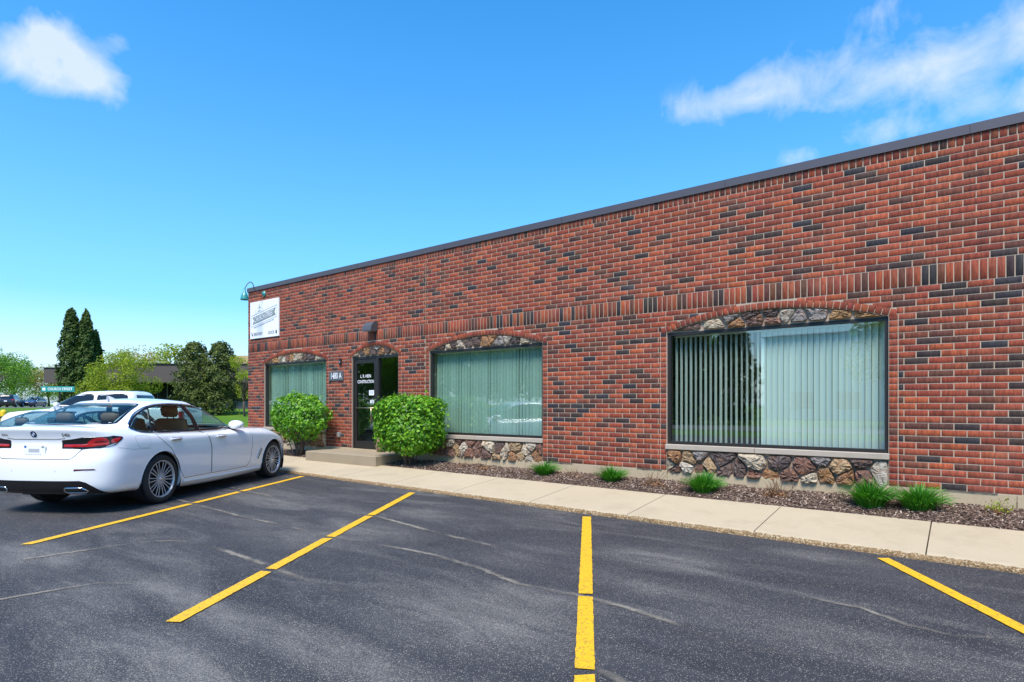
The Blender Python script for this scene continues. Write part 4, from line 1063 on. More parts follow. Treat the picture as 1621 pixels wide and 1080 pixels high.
# ------------------------------------------------------------------ vehicles
def cub(x, pts):
    """smooth curve through (x, value) points, monotone enough for body lines"""
    px = np.array([p[0] for p in pts], float); py = np.array([p[1] for p in pts], float)
    if len(pts) == 1: return np.full_like(np.asarray(x, float), py[0])
    d = np.gradient(py, px) if len(pts) > 2 else np.full(2, (py[1]-py[0])/(px[1]-px[0]))
    x = np.clip(np.asarray(x, float), px[0], px[-1]); i = np.clip(np.searchsorted(px, x)-1, 0, len(px)-2)
    h = px[i+1]-px[i]; t = (x-px[i])/h
    return (2*t**3-3*t**2+1)*py[i]+(t**3-2*t**2+t)*h*d[i]+(-2*t**3+3*t**2)*py[i+1]+(t**3-t**2)*h*d[i+1]
def half_outline(w, xr, xf, cr, cf, nr, nf, NR=16, NS=104, NF=16):
    th = np.linspace(0, PI/2, NR+1); y1 = w*np.sin(th)**(2/nr); x1 = xr+cr*(1-np.cos(th)**(2/nr))
    xs = np.linspace(xr+cr, xf-cf, NS+1)[1:-1]; ys = np.full_like(xs, w)
    th = np.linspace(PI/2, 0, NF+1); y2 = w*np.sin(th)**(2/nf); x2 = xf-cf*(1-np.cos(th)**(2/nf))
    return np.concatenate([x1, xs, x2]), np.concatenate([y1, ys, y2])
def cr_w(t):
    return (-.5*t+t*t-.5*t**3, 1-2.5*t*t+1.5*t**3, .5*t+2*t*t-1.5*t**3, -.5*t*t+.5*t**3)
def loft(rows, sub, cap_spine=None, ncap=10, capfn=None):
    """rows: dicts of plan outlines from low to high; returns half grids X, Y, Z"""
    X = []; Y = []; Z = []; n = len(rows); keys = ('w', 'xr', 'xf', 'cr', 'cf', 'nr', 'nf')
    for j in range(n-1):
        s_ = sub[j] if hasattr(sub, '__len__') else sub
        for k in range(s_+(1 if j == n-2 else 0)):
            t = k/s_; w4 = cr_w(t); idx = [max(0, j-1), j, j+1, min(n-1, j+2)]
            p = {q: sum(w4[a]*rows[idx[a]][q] for a in range(4)) for q in keys}
            x, y = half_outline(*[p[q] for q in keys])
            z = sum(w4[a]*cub(x, rows[idx[a]]['z']) for a in range(4)); X.append(x); Y.append(y); Z.append(z)
    if cap_spine is not None:
        x, y, z = X[-1].copy(), Y[-1].copy(), Z[-1].copy(); zs = cub(x, cap_spine)
        for k in range(1, ncap+1):
            q = 1-k/ncap; X.append(x); Y.append(y*q); Z.append(z+(zs-z)*(1-q*q))
    return np.array(X), np.array(Y), np.array(Z)
def mirror_grid(X, Y, Z):
    """close the half grid into a full loop mesh"""
    n, m = X.shape
    FX = np.concatenate([X, X[:, ::-1][:, 1:-1]], 1); FY = np.concatenate([Y, -Y[:, ::-1][:, 1:-1]], 1); FZ = np.concatenate([Z, Z[:, ::-1][:, 1:-1]], 1)
    V = np.stack([FX, FY, FZ], 2); mm = V.shape[1]; F = []
    for j in range(n-1):
        for i in range(mm):
            F.append((j*mm+i, j*mm+(i+1) % mm, (j+1)*mm+(i+1) % mm, (j+1)*mm+i))
    return V.reshape(-1, 3), F
def inpoly(u, v, poly):
    c = False; j = len(poly)-1
    for i in range(len(poly)):
        (a, b), (e, f) = poly[i], poly[j]
        if (b > v) != (f > v) and u < (e-a)*(v-b)/(f-b)+a: c = not c
        j = i
    return c
def inset(poly, d):
    c = sum((Vector(p) for p in poly), Vector((0, 0)))/len(poly); out = []
    n = len(poly); area = sum(poly[i][0]*poly[(i+1) % n][1]-poly[(i+1) % n][0]*poly[i][1] for i in range(n)); sg_ = 1 if area > 0 else -1
    for i in range(n):
        a, b, e = Vector(poly[i-1]), Vector(poly[i]), Vector(poly[(i+1) % n]); t1 = (b-a).normalized(); t2 = (e-b).normalized()
        n1 = Vector((-t1.y, t1.x))*sg_; n2 = Vector((-t2.y, t2.x))*sg_; q = (n1+n2)
        q = q.normalized()/max(.5, math.sqrt(max(.05, (1+n1.dot(n2))/2))) if q.length > 1e-6 else n1
        out.append(tuple(b+q*d))
    return out
def chaikin(poly, it=2, q=.25):
    P = [Vector(p) for p in poly]
    for _ in range(it):
        d = []
        for a, b in zip(P, P[1:]+P[:1]): d += [a.lerp(b, q), a.lerp(b, 1-q)]
        P = d
    return [tuple(p) for p in P]

class Car:
    def __init__(s, root, spec, paint):
        s.root = root; s.p = spec; s.paint = paint
        Xb, Yb, Zb = loft(spec['rows'], spec.get('sub', 4), spec['spine'], 12); s.Vb, s.Fb = mirror_grid(Xb, Yb, Zb)
        Xg, Yg, Zg = loft(spec['grows'], spec.get('gsub', 8), spec['roof'], 10); s.Vg, s.Fg = mirror_grid(Xg, Yg, Zg)
        V = [Vector(v) for v in s.Vb]+[Vector(v) for v in s.Vg]; o = len(s.Vb)
        s.bvh = BVHTree.FromPolygons(V, [f for f in s.Fb]+[tuple(i+o for i in f) for f in s.Fg])
        s.out = list(zip(*half_outline(*[spec['belt'][k] for k in ('w', 'xr', 'xf', 'cr', 'cf', 'nr', 'nf')])))
        s.cum = [0.0]
        for a, b in zip(s.out[:-1], s.out[1:]): s.cum.append(s.cum[-1]+math.hypot(b[0]-a[0], b[1]-a[1]))
    # projections: each gives a point and an outward normal on the shell
    def cast(s, o, d):
        h, n, i, t = s.bvh.ray_cast(Vector(o), Vector(d))
        if h is None: return None
        if n.dot(Vector(d)) > 0: n = -n
        return h, n
    def side(s, sg): return lambda x, z: s.cast((x, sg*3, z), (0, -sg, 0))
    def rear(s): return lambda y, z: s.cast((-6, y, z), (1, 0, 0))
    def front(s): return lambda y, z: s.cast((8, y, z), (-1, 0, 0))
    def top(s): return lambda x, y: s.cast((x, y, 4), (0, 0, -1))
    def around(s, sg):
        def f(u, z):
            i = min(len(s.cum)-2, max(0, int(np.searchsorted(s.cum, abs(u)))-1)); t = (abs(u)-s.cum[i])/max(1e-6, s.cum[i+1]-s.cum[i])
            a, b = s.out[i], s.out[i+1]; x = a[0]+(b[0]-a[0])*t; y = a[1]+(b[1]-a[1])*t
            i0, i1 = max(0, i-3), min(len(s.out)-1, i+4); tx, ty = s.out[i1][0]-s.out[i0][0], s.out[i1][1]-s.out[i0][1]; l = math.hypot(tx, ty)
            nx, ny = -ty/l, tx/l
            if i == 0 and abs(u) < .02: nx, ny = -1, 0
            sgn = sg*(1 if u >= 0 else -1)
            return s.cast((x+nx*2, sgn*(y+ny*2), z), (-nx, -sgn*ny, 0))
        return f
    def patch(s, prj, poly, off, mat, name, parent=None, nu=14, nv=10, thick=.0):
        vs = [p[1] for p in poly]; v0, v1 = min(vs)+1e-4, max(vs)-1e-4; mb = MB(); grid = []
        for j in range(nv+1):
            v = v0+(v1-v0)*j/nv; xs = []
            for a, b in zip(poly, poly[1:]+poly[:1]):
                if (a[1]-v)*(b[1]-v) <= 0 and a[1] != b[1]: xs.append(a[0]+(b[0]-a[0])*(v-a[1])/(b[1]-a[1]))
            if len(xs) < 2: continue
            row = []
            for i in range(nu+1):
                q = prj(min(xs)+(max(xs)-min(xs))*i/nu, v)
                row.append(q[0]+q[1]*off if q else None)
            grid.append(row)
        V = []; F = []; ix = {}
        for j, row in enumerate(grid):
            for i, q in enumerate(row):
                if q is not None: ix[(j, i)] = len(V); V.append(q)
        for j in range(len(grid)-1):
            for i in range(nu):
                k = [(j, i), (j, i+1), (j+1, i+1), (j+1, i)]
                if all(q in ix for q in k): F.append(tuple(ix[q] for q in k))
        mb.add(V, F); return mb.build(name, mat, parent or s.root, True)
    def ribbon(s, prj, pts, w, off, mat, name, parent=None, closed=False, step=.03, h=.003):
        P = [Vector(p) for p in pts]; Q = []
        if closed: P = P+[P[0]]
        for a, b in zip(P[:-1], P[1:]):
            n = max(1, int((b-a).length/step)); Q += [a.lerp(b, i/n) for i in range(n)]
        if not closed: Q.append(P[-1])
        H = [prj(q[0], q[1]) for q in Q]; H = [q for q in H if q]
        if len(H) < 2: return None
        V = []; F = []; n = len(H)
        for i, (p, nn) in enumerate(H):
            a = H[i-1][0] if (i or closed) else p; b = H[(i+1) % n][0] if (i < n-1 or closed) else p
            t = (b-a); t = t.normalized() if t.length > 1e-9 else Vector((1, 0, 0)); bb = t.cross(nn).normalized()
            V += [p+nn*(off-.004)-bb*w/2, p+nn*(off+h*.6)-bb*w*.42, p+nn*(off+h*.6)+bb*w*.42, p+nn*(off-.004)+bb*w/2]
        for i in range(n if closed else n-1):
            j = (i+1) % n
            for k in range(3): F.append((i*4+k, i*4+k+1, j*4+k+1, j*4+k))
        mb = MB(); mb.add(V, F); return mb.build(name, mat, parent or s.root, True)
    def shell(s, holes_side, rear_hole, front_hole, doors=(), interior=True):
        Ra = s.p['Ra']; R0 = s.p['R']; wx = s.p['axles']
        V = s.Vb.copy(); inside = np.zeros(len(V), bool)
        for ax in wx:
            dx = V[:, 0]-ax; dz = V[:, 2]-R0; dist = np.hypot(dx, dz); m_ = (dist < Ra) & (np.abs(V[:, 1]) > .55) & (V[:, 2] < s.p['archtop'])
            inside |= m_
        F = [f for f in s.Fb if not all(inside[i] for i in f)]
        for ax in wx:
            dx = V[:, 0]-ax; dz = V[:, 2]-R0; dist = np.hypot(dx, dz); m_ = inside & (dist < Ra)
            k = Ra/np.maximum(dist, 1e-4); V[m_, 0] = ax+dx[m_]*k[m_]; V[m_, 2] = R0+dz[m_]*k[m_]
        if interior:
            gb = s.p['grows'][0]; x0, x1, w_ = gb['xr']+.12, gb['xf']-.25, gb['w']-.07; nb = s.p['deck0']*0
            deck_start = (sum(s.p['sub']) if hasattr(s.p.get('sub', 4), '__len__') else s.p.get('sub', 4)*(len(s.p['rows'])-1)); mm = len(s.Vb)//(deck_start+1+12)
            F = [f for f in F if not (f[0]//mm >= deck_start and all(x0 < V[i, 0] < x1 and abs(V[i, 1]) < w_ for i in f))]
        used = {}; part_f = {0: []}
        for k in range(len(doors)): part_f[('d', k, 1)] = []; part_f[('d', k, -1)] = []
        for f in F:
            c = V[list(f)].mean(0); key = 0
            if abs(c[1]) > .6:
                for k, poly in enumerate(doors):
                    if inpoly(c[0], c[2], poly) : key = ('d', k, 1 if c[1] > 0 else -1); break
            part_f[key].append(f)
        # shared normals so the split parts shade as one surface
        acc = np.zeros_like(V); FA = np.array(F); a = V[FA[:, 2]]-V[FA[:, 0]]; b = V[FA[:, 3]]-V[FA[:, 1]]; nn = np.cross(a, b)
        for k in range(4): np.add.at(acc, FA[:, k], nn)
        acc /= np.linalg.norm(acc, axis=1)[:, None]+1e-12
        objs = {}
        for key, fl in part_f.items():
            if not fl: continue
            fa = np.array(fl); u, inv = np.unique(fa.ravel(), return_inverse=True); me = np_mesh('panel', V[u], inv.reshape(-1, 4))
            me.polygons.foreach_set('use_smooth', [True]*len(me.polygons)); me.normals_split_custom_set_from_vertices([tuple(q) for q in acc[u]])
            objs[key] = link_mesh('body' if key == 0 else 'door', me, s.paint, s.root)
        # arch lips turned inward
        for ax in wx:
            for sg in (1, -1):
                L_ = []
                for k in range(41):
                    a = math.radians(-38)+math.radians(256)*k/40; x, z = ax+Ra*math.cos(a), R0+Ra*math.sin(a); q = s.cast((x*1.0, sg*3, max(.16, z+.004)), (0, -sg, 0))
                    if q: L_.append((x, q[0].y, z))
                mb = MB(); n = len(L_)
                mb.add([(x, y*1.003, z) for x, y, z in L_]+[(x, y-sg*.035, z-.002) for x, y, z in L_], [(i, i+1, n+i+1, n+i) for i in range(n-1)]); mb.build('arch_lip', s.paint, s.root, True)
                mb = MB(); m_ = 25; vs = []
                for yy in (.905, .50):
                    for k in range(m_): a = math.radians(-30)+math.radians(240)*k/(m_-1); vs.append((ax+(Ra+.015)*math.cos(a), sg*yy*s.p['hw']/.93, R0+(Ra+.015)*math.sin(a)))
                mb.add(vs, [(i, i+1, m_+i+1, m_+i) for i in range(m_-1)]+[tuple(range(m_, 2*m_))]); mb.build('wheel_well', M['black'], s.root)
        G = s.Vg; fl = []
        hs = [inset(p, .012) for p in holes_side]
        for f in s.Fg:
            c = G[list(f)].mean(0); kill = False
            n = Vector(np.cross(G[f[2]]-G[f[0]], G[f[3]]-G[f[1]])).normalized() if True else None
            if interior:
                if abs(n.y) > .55 and any(inpoly(c[0], c[2], p) for p in hs): kill = True
                if rear_hole and abs(n.x) > .12 and c[0] < s.p['mid'] and inpoly(c[1], c[2], inset(rear_hole, .012)): kill = True
                if front_hole and abs(n.x) > .12 and c[0] > s.p['mid'] and inpoly(c[1], c[2], inset(front_hole, .012)): kill = True
            if not kill: fl.append(f)
        fa = np.array(fl); u, inv = np.unique(fa.ravel(), return_inverse=True); me = np_mesh('roof', G[u], inv.reshape(-1, 4)); link_mesh('roof', me, s.paint, s.root, True)
        x0, x1 = s.p['rows'][0]['xr']+.03, s.p['rows'][0]['xf']-.03; w_ = s.p['rows'][0]['w']-.2
        mb = MB(); mb.box(x0+.05, x1-.05, -w_, w_, s.p['rows'][0]['z'][0][1]-.01, s.p['rows'][0]['z'][0][1]+.1); mb.build('underbody', M['black'], s.root)
        return objs
    def wheels(s, style, track, width=.245):
        R0 = s.p['R']; rr_ = s.p['rim']; proto_ = {}
        for ax in s.p['axles']:
            for sg in (-1, 1):
                w = bpy.data.objects.new('wheel', style['wheel']); COL.objects.link(w); w.parent = s.root
                w.location = (ax, sg*track, R0); w.rotation_euler = (0, rnd.uniform(0, 1), 0 if sg < 0 else PI)
                for nm in ('tyre', 'brake_disc', 'hub_cap', 'barrel'):
                    c = bpy.data.objects.new(nm, style[nm]); COL.objects.link(c); c.parent = w
def wheel_style(R0, rim, width, spokes, double=True, dark=True):
    """outer face towards -y"""
    Rx = Matrix.Rotation(PI/2, 4, 'X')      # lathe axis z -> -y
    out = {}; h = width/2
    def me_of(mb, mat, smooth_=True):
        o = mb.build('tmp', mat, None, smooth_); me = o.data; bpy.data.objects.remove(o); return me
    mb = MB(); mb.lathe([(rim-.012, h-.03), (rim+.008, h-.008), (rim+.03, h-.0), (R0-.045, h+.004), (R0-.018, h-.010), (R0-.004, h-.035), (R0, h-.06), (R0-.005, h-.062), (R0-.005, h-.070), (R0, h-.072), (R0+.001, .012), (R0-.006, .010), (R0-.006, -.0), (R0+.001, -.002), (R0, -h+.06), (R0-.018, -h+.01), (rim+.02, -h), (rim-.012, -h+.03)], 56, Rx)
    out['tyre'] = me_of(mb, M['rubber'])
    mb = MB(); mb.lathe([(rim-.002, h-.022), (rim-.014, h-.035), (rim-.03, h-.09), (rim-.03, -h+.04)], 48, Rx); mb.lathe([(rim-.03, -h+.05), (.0, -h+.05)], 48, Rx); out['barrel'] = me_of(mb, M['black'])
    mb = MB(); mb.lathe([(.165, h-.125), (.165, h-.105), (.06, h-.10)], 32, Rx); out['brake_disc'] = me_of(mb, M['disc'])
    mb = MB(); mb.lathe([(0, h-.012), (.024, h-.014), (.030, h-.022), (.032, h-.04)], 20, Rx); out['hub_cap'] = me_of(mb, M['chrome'])
    mb = MB(); mb.lathe([(rim+.006, h-.006), (rim+.006, h-.012), (rim-.010, h-.018), (rim-.014, h-.03)], 56, Rx); mb.lathe([(rim+.006, h-.006), (rim-.004, h-.006), (rim-.010, h-.018)], 56, Rx)
    mb.lathe([(.062, h-.05), (.058, h-.028), (.030, h-.026)], 24, Rx)
    for i in range(spokes):
        for dd in ((-1, 1) if double else (0,)):
            a = 2*PI*i/spokes; a0 = a+dd*.10; a1 = a+dd*(.62*PI/spokes if double else 0)
            w0, w1 = (.0068, .0050) if double else (.030, .022)
            p0 = Vector((.045*math.cos(a0), .045*math.sin(a0), h-.030)); p1 = Vector(((rim-.006)*math.cos(a1), (rim-.006)*math.sin(a1), h-.020)); t = (p1-p0).normalized(); n_ = Vector((-t.y, t.x, 0))
            pm = (p0+p1)/2+Vector((0, 0, .002)); vs = []
            for p, w in ((p0, w0), (pm, (w0+w1)/2), (p1, w1)): dd_ = .007 if double else .03; vs += [p+n_*w, p-n_*w, p-n_*w*1.1-Vector((0, 0, dd_)), p+n_*w*1.1-Vector((0, 0, dd_))]
            fs = []
            for k in range(2): fs += [(k*4+q, k*4+(q+1) % 4, k*4+4+(q+1) % 4, k*4+4+q) for q in range(4)]
            mb.add([Rx @ v for v in vs], fs)
    out['wheel'] = me_of(mb, M['alloy'], False)
    return out
def R(w, xr, xf, cr, cf, nr, nf, z): return dict(w=w, xr=xr, xf=xf, cr=cr, cf=cf, nr=nr, nf=nf, z=z if isinstance(z, list) else [(-2, z), (6, z)])
SEDAN = dict(
 R=.345, Ra=.388, rim=.252, axles=(0.0, 2.975), archtop=.80, hw=.93, mid=.7, deck0=0,
 belt=R(.93, -1.08, 3.80, .55, .75, 2.9, 2.6, .88),
 sub=(2, 3, 4, 5, 4, 3, 3, 3, 2),
 rows=[R(.80, -.96, 3.70, .40, .70, 2.6, 2.4, [(-1.2, .265), (-.5, .245), (.1, .19), (4, .185)]), R(.872, -1.025, 3.77, .45, .72, 2.8, 2.5, [(-1.2, .295), (-.5, .275), (.1, .228), (4, .225)]), R(.902, -1.06, 3.82, .50, .75, 2.9, 2.6, [(-1.2, .365), (-.5, .355), (.1, .33), (4, .33)]),
       R(.920, -1.075, 3.84, .52, .78, 2.9, 2.6, .50), R(.931, -1.078, 3.83, .54, .80, 2.9, 2.6, [(-1.2, .68), (3.0, .68), (3.9, .62)]),
       R(.929, -1.045, 3.77, .54, .80, 2.9, 2.5, [(-1.2, .80), (2.6, .78), (3.3, .74), (3.9, .68)]),
       R(.921, -1.032, 3.70, .54, .82, 2.9, 2.4, [(-1.2, .895), (0, .885), (2.5, .855), (3.2, .80), (3.8, .715)]),
       R(.890, -1.055, 3.60, .52, .85, 2.9, 2.3, [(-1.2, .995), (-.3, .965), (1.0, .925), (2.4, .905), (3.2, .845), (3.65, .745)]),
       R(.835, -1.085, 3.52, .48, .85, 3.0, 2.2, [(-1.2, 1.075), (-.7, 1.045), (0.0, .985), (1.0, .945), (2.4, .94), (3.2, .875), (3.55, .77)]),
       R(.79, -1.082, 3.47, .46, .85, 3.0, 2.2, [(-1.2, 1.092), (-.7, 1.075), (0.0, 1.0), (1.0, .955), (2.4, .958), (3.2, .888), (3.5, .782)])],
 spine=[(-1.2, 1.098), (-.8, 1.122), (0.0, 1.05), (1.0, .99), (2.3, 1.01), (3.0, .945), (3.3, .885), (3.5, .79)],
 grows=[R(.80, -.86, 2.34, .55, .75, 2.7, 2.2, [(-.9, 1.085), (-.5, 1.03), (0, .985), (1, .945), (2.0, .95), (2.35, 1.0)]),
        R(.775, -.74, 2.13, .48, .68, 2.7, 2.2, [(-.8, 1.14), (-.4, 1.085), (.1, 1.05), (1, 1.03), (1.8, 1.035), (2.2, 1.09)]),
        R(.720, -.50, 1.84, .34, .55, 2.7, 2.2, [(-.6, 1.235), (-.2, 1.19), (.3, 1.17), (1, 1.165), (1.6, 1.18), (1.9, 1.21)]),
        R(.650, -.22, 1.53, .24, .42, 2.7, 2.2, [(-.3, 1.325), (.1, 1.30), (.5, 1.295), (1, 1.295), (1.3, 1.30), (1.6, 1.315)]),
        R(.585, .02, 1.26, .18, .32, 2.6, 2.2, [(0, 1.395), (.3, 1.400), (.7, 1.405), (1.26, 1.385)]),
        R(.545, .10, 1.17, .15, .28, 2.5, 2.2, [(0, 1.420), (.4, 1.432), (.75, 1.434), (1.2, 1.412)])],
 roof=[(.0, 1.436), (.35, 1.468), (.7, 1.478), (1.2, 1.446)])
def seat_mesh(mb, x, y, z, wd=.25, h=.60, head=True):
    Mx = Matrix.Translation((x, y, z)) @ Matrix.Rotation(math.radians(-14), 4, 'Y')
    mb.box(-.06, .06, -wd, wd, 0, h, .03, Mx)
    if head: mb.box(-.05, .05, -.135, .135, h+.03, h+.20, .035, Mx); mb.tube([Mx @ Vector((0, -.05, h-.02)), Mx @ Vector((0, -.05, h+.08))], .008, 6); mb.tube([Mx @ Vector((0, .05, h-.02)), Mx @ Vector((0, .05, h+.08))], .008, 6)
    mb.box(x-.05, x+.48, y-wd, y+wd, z-.12, z+.05, .03)
SALON = wheel_style(.345, .252, .245, 10)
def make_sedan(name, loc, rz, paint, label, group, detail=True):
    root = empty(name, loc, rz); tag(root, label, 'car', group); c = Car(root, SEDAN, paint)
    dlo = chaikin([(2.00, .985), (1.55, 1.205), (1.10, 1.352), (.55, 1.385), (.10, 1.355), (-.22, 1.245), (-.42, 1.105), (-.42, 1.055), (-.26, 1.005), (.60, .985)], 2, .22)
    rw = chaikin([(-.60, 1.128), (.60, 1.128), (.66, 1.145), (.515, 1.375), (.47, 1.392), (-.47, 1.392), (-.515, 1.375), (-.66, 1.145)], 1, .2)
    fw = chaikin([(-.66, 1.03), (.66, 1.03), (.52, 1.375), (-.52, 1.375)], 2, .12)
    fd = [(1.12, .30), (2.10, .30), (2.20, .40), (2.24, .70), (2.22, .965), (.98, .965), (1.04, .86), (1.09, .70), (1.10, .5)]
    rd = [(1.11, .30), (.48, .30), (.38, .42), (.30, .58), (.16, .76), (-.02, .90), (-.10, .97), (.97, .965), (1.03, .86), (1.08, .70), (1.09, .5)]
    objs = c.shell([dlo], rw, fw, (fd, rd))
    # glass
    for sg in (1, -1):
        S_ = c.side(sg)
        def clipx(a, b): 
            pl = [Vector(p) for p in dlo]; pl = clip(pl, Vector((a, 0)), Vector((-1, 0))); pl = clip(pl, Vector((b, 0)), Vector((1, 0))); return [tuple(p) for p in pl]
        for a, b in ((-.6, -.02), (-.02, .95), (.95, 2.1)):
            pl = clipx(a, b); c.patch(S_, pl, .002, M['carglass'], 'side_window', None, 16, 12)
        c.ribbon(S_, dlo, .030, .003, M['gloss_black'], 'window_seal', closed=True)
        c.ribbon(S_, inset(dlo, -.016), .016, .006, M['chrome'], 'window_trim', closed=True)
        c.ribbon(S_, [(.93, .995), (.90, 1.20), (.80, 1.385)], .105, .004, M['gloss_black'], 'pillar_trim'); c.ribbon(S_, [(-.06, 1.01), (.0, 1.20), (.08, 1.36)], .030, .004, M['gloss_black'], 'divider_bar')
        # gaps, handles, sill
        for poly in (fd, rd): c.ribbon(S_, poly[:], .0075, .0, M['cabin'], 'panel_gap', closed=True, h=.0022)
        for hx in (.16, 1.22):
            q = S_(hx+.1, .885 if hx < 1 else .872)
            if q:
                p, nn = q; mb = MB(); mb.box(-.115, .115, -.018, .018, -.020, .020, .014, Matrix.Translation(p+nn*.022) @ Matrix.Rotation(0, 4, 'Z')); mb.build('door_handle', paint, objs.get(('d', 1 if hx < 1 else 0, sg), root), True)
        # mirror
        q = S_(1.86, .985)
        if q:
            p = q[0]; mb = MB(); vs = []
            for k, (dx, sc) in enumerate(((-.10, .0), (-.10, .80), (-.06, 1.0), (.0, .98), (.06, .75), (.10, .25), (.105, 0))):
                for a in range(12): th = 2*PI*a/12; vs.append((p.x-.02+dx, p.y+sg*(.17+.125*sc*math.cos(th)), p.z+.055+.075*sc*math.sin(th)))
            fs = [(k*12+a, k*12+(a+1) % 12, k*12+12+(a+1) % 12, k*12+12+a) for k in range(6) for a in range(12)]; mb.add(vs, fs); m_ = mb.build('mirror', paint, root, True)
            mb = MB(); mb.box(p.x-.06, p.x+.04, min(p.y-sg*.01, p.y+sg*.13), max(p.y-sg*.01, p.y+sg*.13), p.z-.03, p.z+.015, .008); mb.build('mirror_foot', M['gloss_black'], m_)
        if detail:
            c.ribbon(S_, [(2.38, .40), (2.52, .62)], .028, .004, M['chrome'], 'vent_trim'); c.ribbon(S_, [(2.44, .40), (2.55, .58)], .014, .006, M['gloss_black'], 'vent_slot')
            if sg < 0: c.ribbon(S_, chaikin([(-.50, .975), (-.22, .965), (-.24, .80), (-.46, .81)], 2, .18), .004, .0, M['grey'], 'fuel_flap', closed=True, h=.0012)
        c.ribbon(S_, [(.46, .245), (1.4, .235), (2.52, .24)], .05, .004, paint, 'sill_trim', h=.012)
        A_ = c.around(sg)
        # lamps wrap the rear corner: measured along the body from the number plate
        bz = [(.36, .83), (.36, .945), (.50, .955), (.66, .985), (.98, .988), (1.10, .972), (1.085, .945), (.99, .872), (.86, .840), (.62, .826)]
        lamp = c.patch(A_, bz, .004, M['gloss_black'], 'tail_lamp', None, 30, 14)
        c.patch(A_, [(.385, .856), (.385, .893), (.74, .896), (.78, .868), (.72, .856)], .007, M['red_lens'], 'lens', lamp, 16, 4)
        c.patch(A_, [(.70, .855), (.66, .905), (.72, .955), (.82, .974), (.88, .968), (.925, .905), (.895, .868)], .0075, M['red_lens'], 'lens', lamp, 14, 8)
        c.patch(A_, [(.945, .892), (.935, .935), (.96, .950), (1.06, .962), (1.055, .945), (1.01, .905)], .0075, M['red_lens'], 'lens', lamp, 12, 6)
        c.patch(A_, [(.755, .905), (.745, .925), (.82, .935), (.90, .93), (.88, .912)], .010, M['red_dark'], 'lens', lamp, 8, 4)
        c.patch(A_, [(.88, .846), (.885, .864), (.99, .892), (1.01, .90), (.97, .868)], .008, M['clear_lens'], 'lens', lamp, 10, 4)
        c.patch(A_, [(.53, .562), (.53, .584), (.75, .584), (.78, .565)], .004, M['red_dark'], 'reflector', None, 12, 3)
        c.ribbon(A_, [(1.02, .835), (1.22, .80), (1.55, .79)], .006, .0, M['grey'], 'panel_gap', h=.0012)
        # front lamp
        c.patch(c.front(), [(sg*.52, .66), (sg*.80, .68), (sg*.84, .74), (sg*.62, .74), (sg*.50, .71)], .006, M['clear_lens'], 'head_lamp', None, 14, 6)
        c.patch(c.front(), [(sg*.04, .56), (sg*.36, .56), (sg*.38, .70), (sg*.06, .72)], .006, M['gloss_black'], 'grille', None, 10, 6)
    c.patch(c.rear(), rw, .003, M['carglass'], 'rear_window', None, 26, 14); c.ribbon(c.rear(), rw, .034, .003, M['gloss_black'], 'window_seal', closed=True)
    c.patch(c.front(), fw, .003, M['carglass'], 'windscreen', None, 26, 14); c.ribbon(c.front(), fw, .034, .003, M['gloss_black'], 'window_seal', closed=True)
    # tail: diffuser, exhausts, boot lid gaps, plate, badges
    Rr = c.rear(); A_ = c.around(1)
    # boot lid
    def rr(pts): return [(a, b) for a, b in pts]
    c.ribbon(Rr, [(-.60, .84), (-.52, .74), (-.47, .708), (.47, .708), (.52, .74), (.60, .84)], .010, .0, M['cabin'], 'panel_gap', h=.002)
    c.ribbon(Rr, [(-.40, .965), (-.3, .952), (.3, .952), (.40, .965)], .016, .0, M['grey'], 'lid_crease', h=.002)
    dz = [(-.92, .262), (.92, .262), (.80, .40), (.70, .425), (-.70, .425), (-.80, .40)]
    dif = c.patch(Rr, [(-.80, .272), (.80, .272), (.72, .36), (.64, .425), (.58, .440), (-.58, .440), (-.64, .425), (-.72, .36)], .006, M['gloss_black'], 'diffuser', None, 40, 8)
    for sg in (1, -1):
        ex = [(sg*.43, .292), (sg*.63, .292), (sg*.655, .315), (sg*.60, .352), (sg*.41, .352), (sg*.395, .32)]
        c.patch(Rr, ex, .012, M['cabin'], 'exhaust', dif, 10, 5); c.ribbon(Rr, ex, .018, .014, M['chrome'], 'exhaust_trim', dif, closed=True)
    q = Rr(0, .81)[0]
    pl = empty('number_plate', (0, 0, 0), 0, root); mb = MB(); mb.box(q.x-.016, q.x-.006, -.155, .155, .732, .888, .004); mb.build('plate', M['white'], pl)
    if detail:
        for (a, b, e, f) in ((-.075, .075, .79, .835),): mb = MB(); mb.box(q.x-.0172, q.x-.0165, a, b, e, f); mb.build('blurred_characters', M['platesmudge'], pl)
        r_ = random.Random(2)
        for k in range(9): mb = MB(); yy = -.10+k*.025; mb.box(q.x-.0172, q.x-.0165, yy, yy+.014, .752, .764); mb.build('print', M['signgrey'], pl)
        mb = MB(); mb.box(q.x-.0172, q.x-.0165, .105, .135, .845, .872); mb.build('sticker', M['blue'], pl); mb = MB(); mb.box(q.x-.0172, q.x-.0165, -.14, -.105, .845, .868); mb.build('sticker', M['signgrey'], pl)
    hq = Rr(0, 1.015); p, nn = hq
    rot = nn.to_track_quat('Z', 'Y').to_matrix().to_4x4()
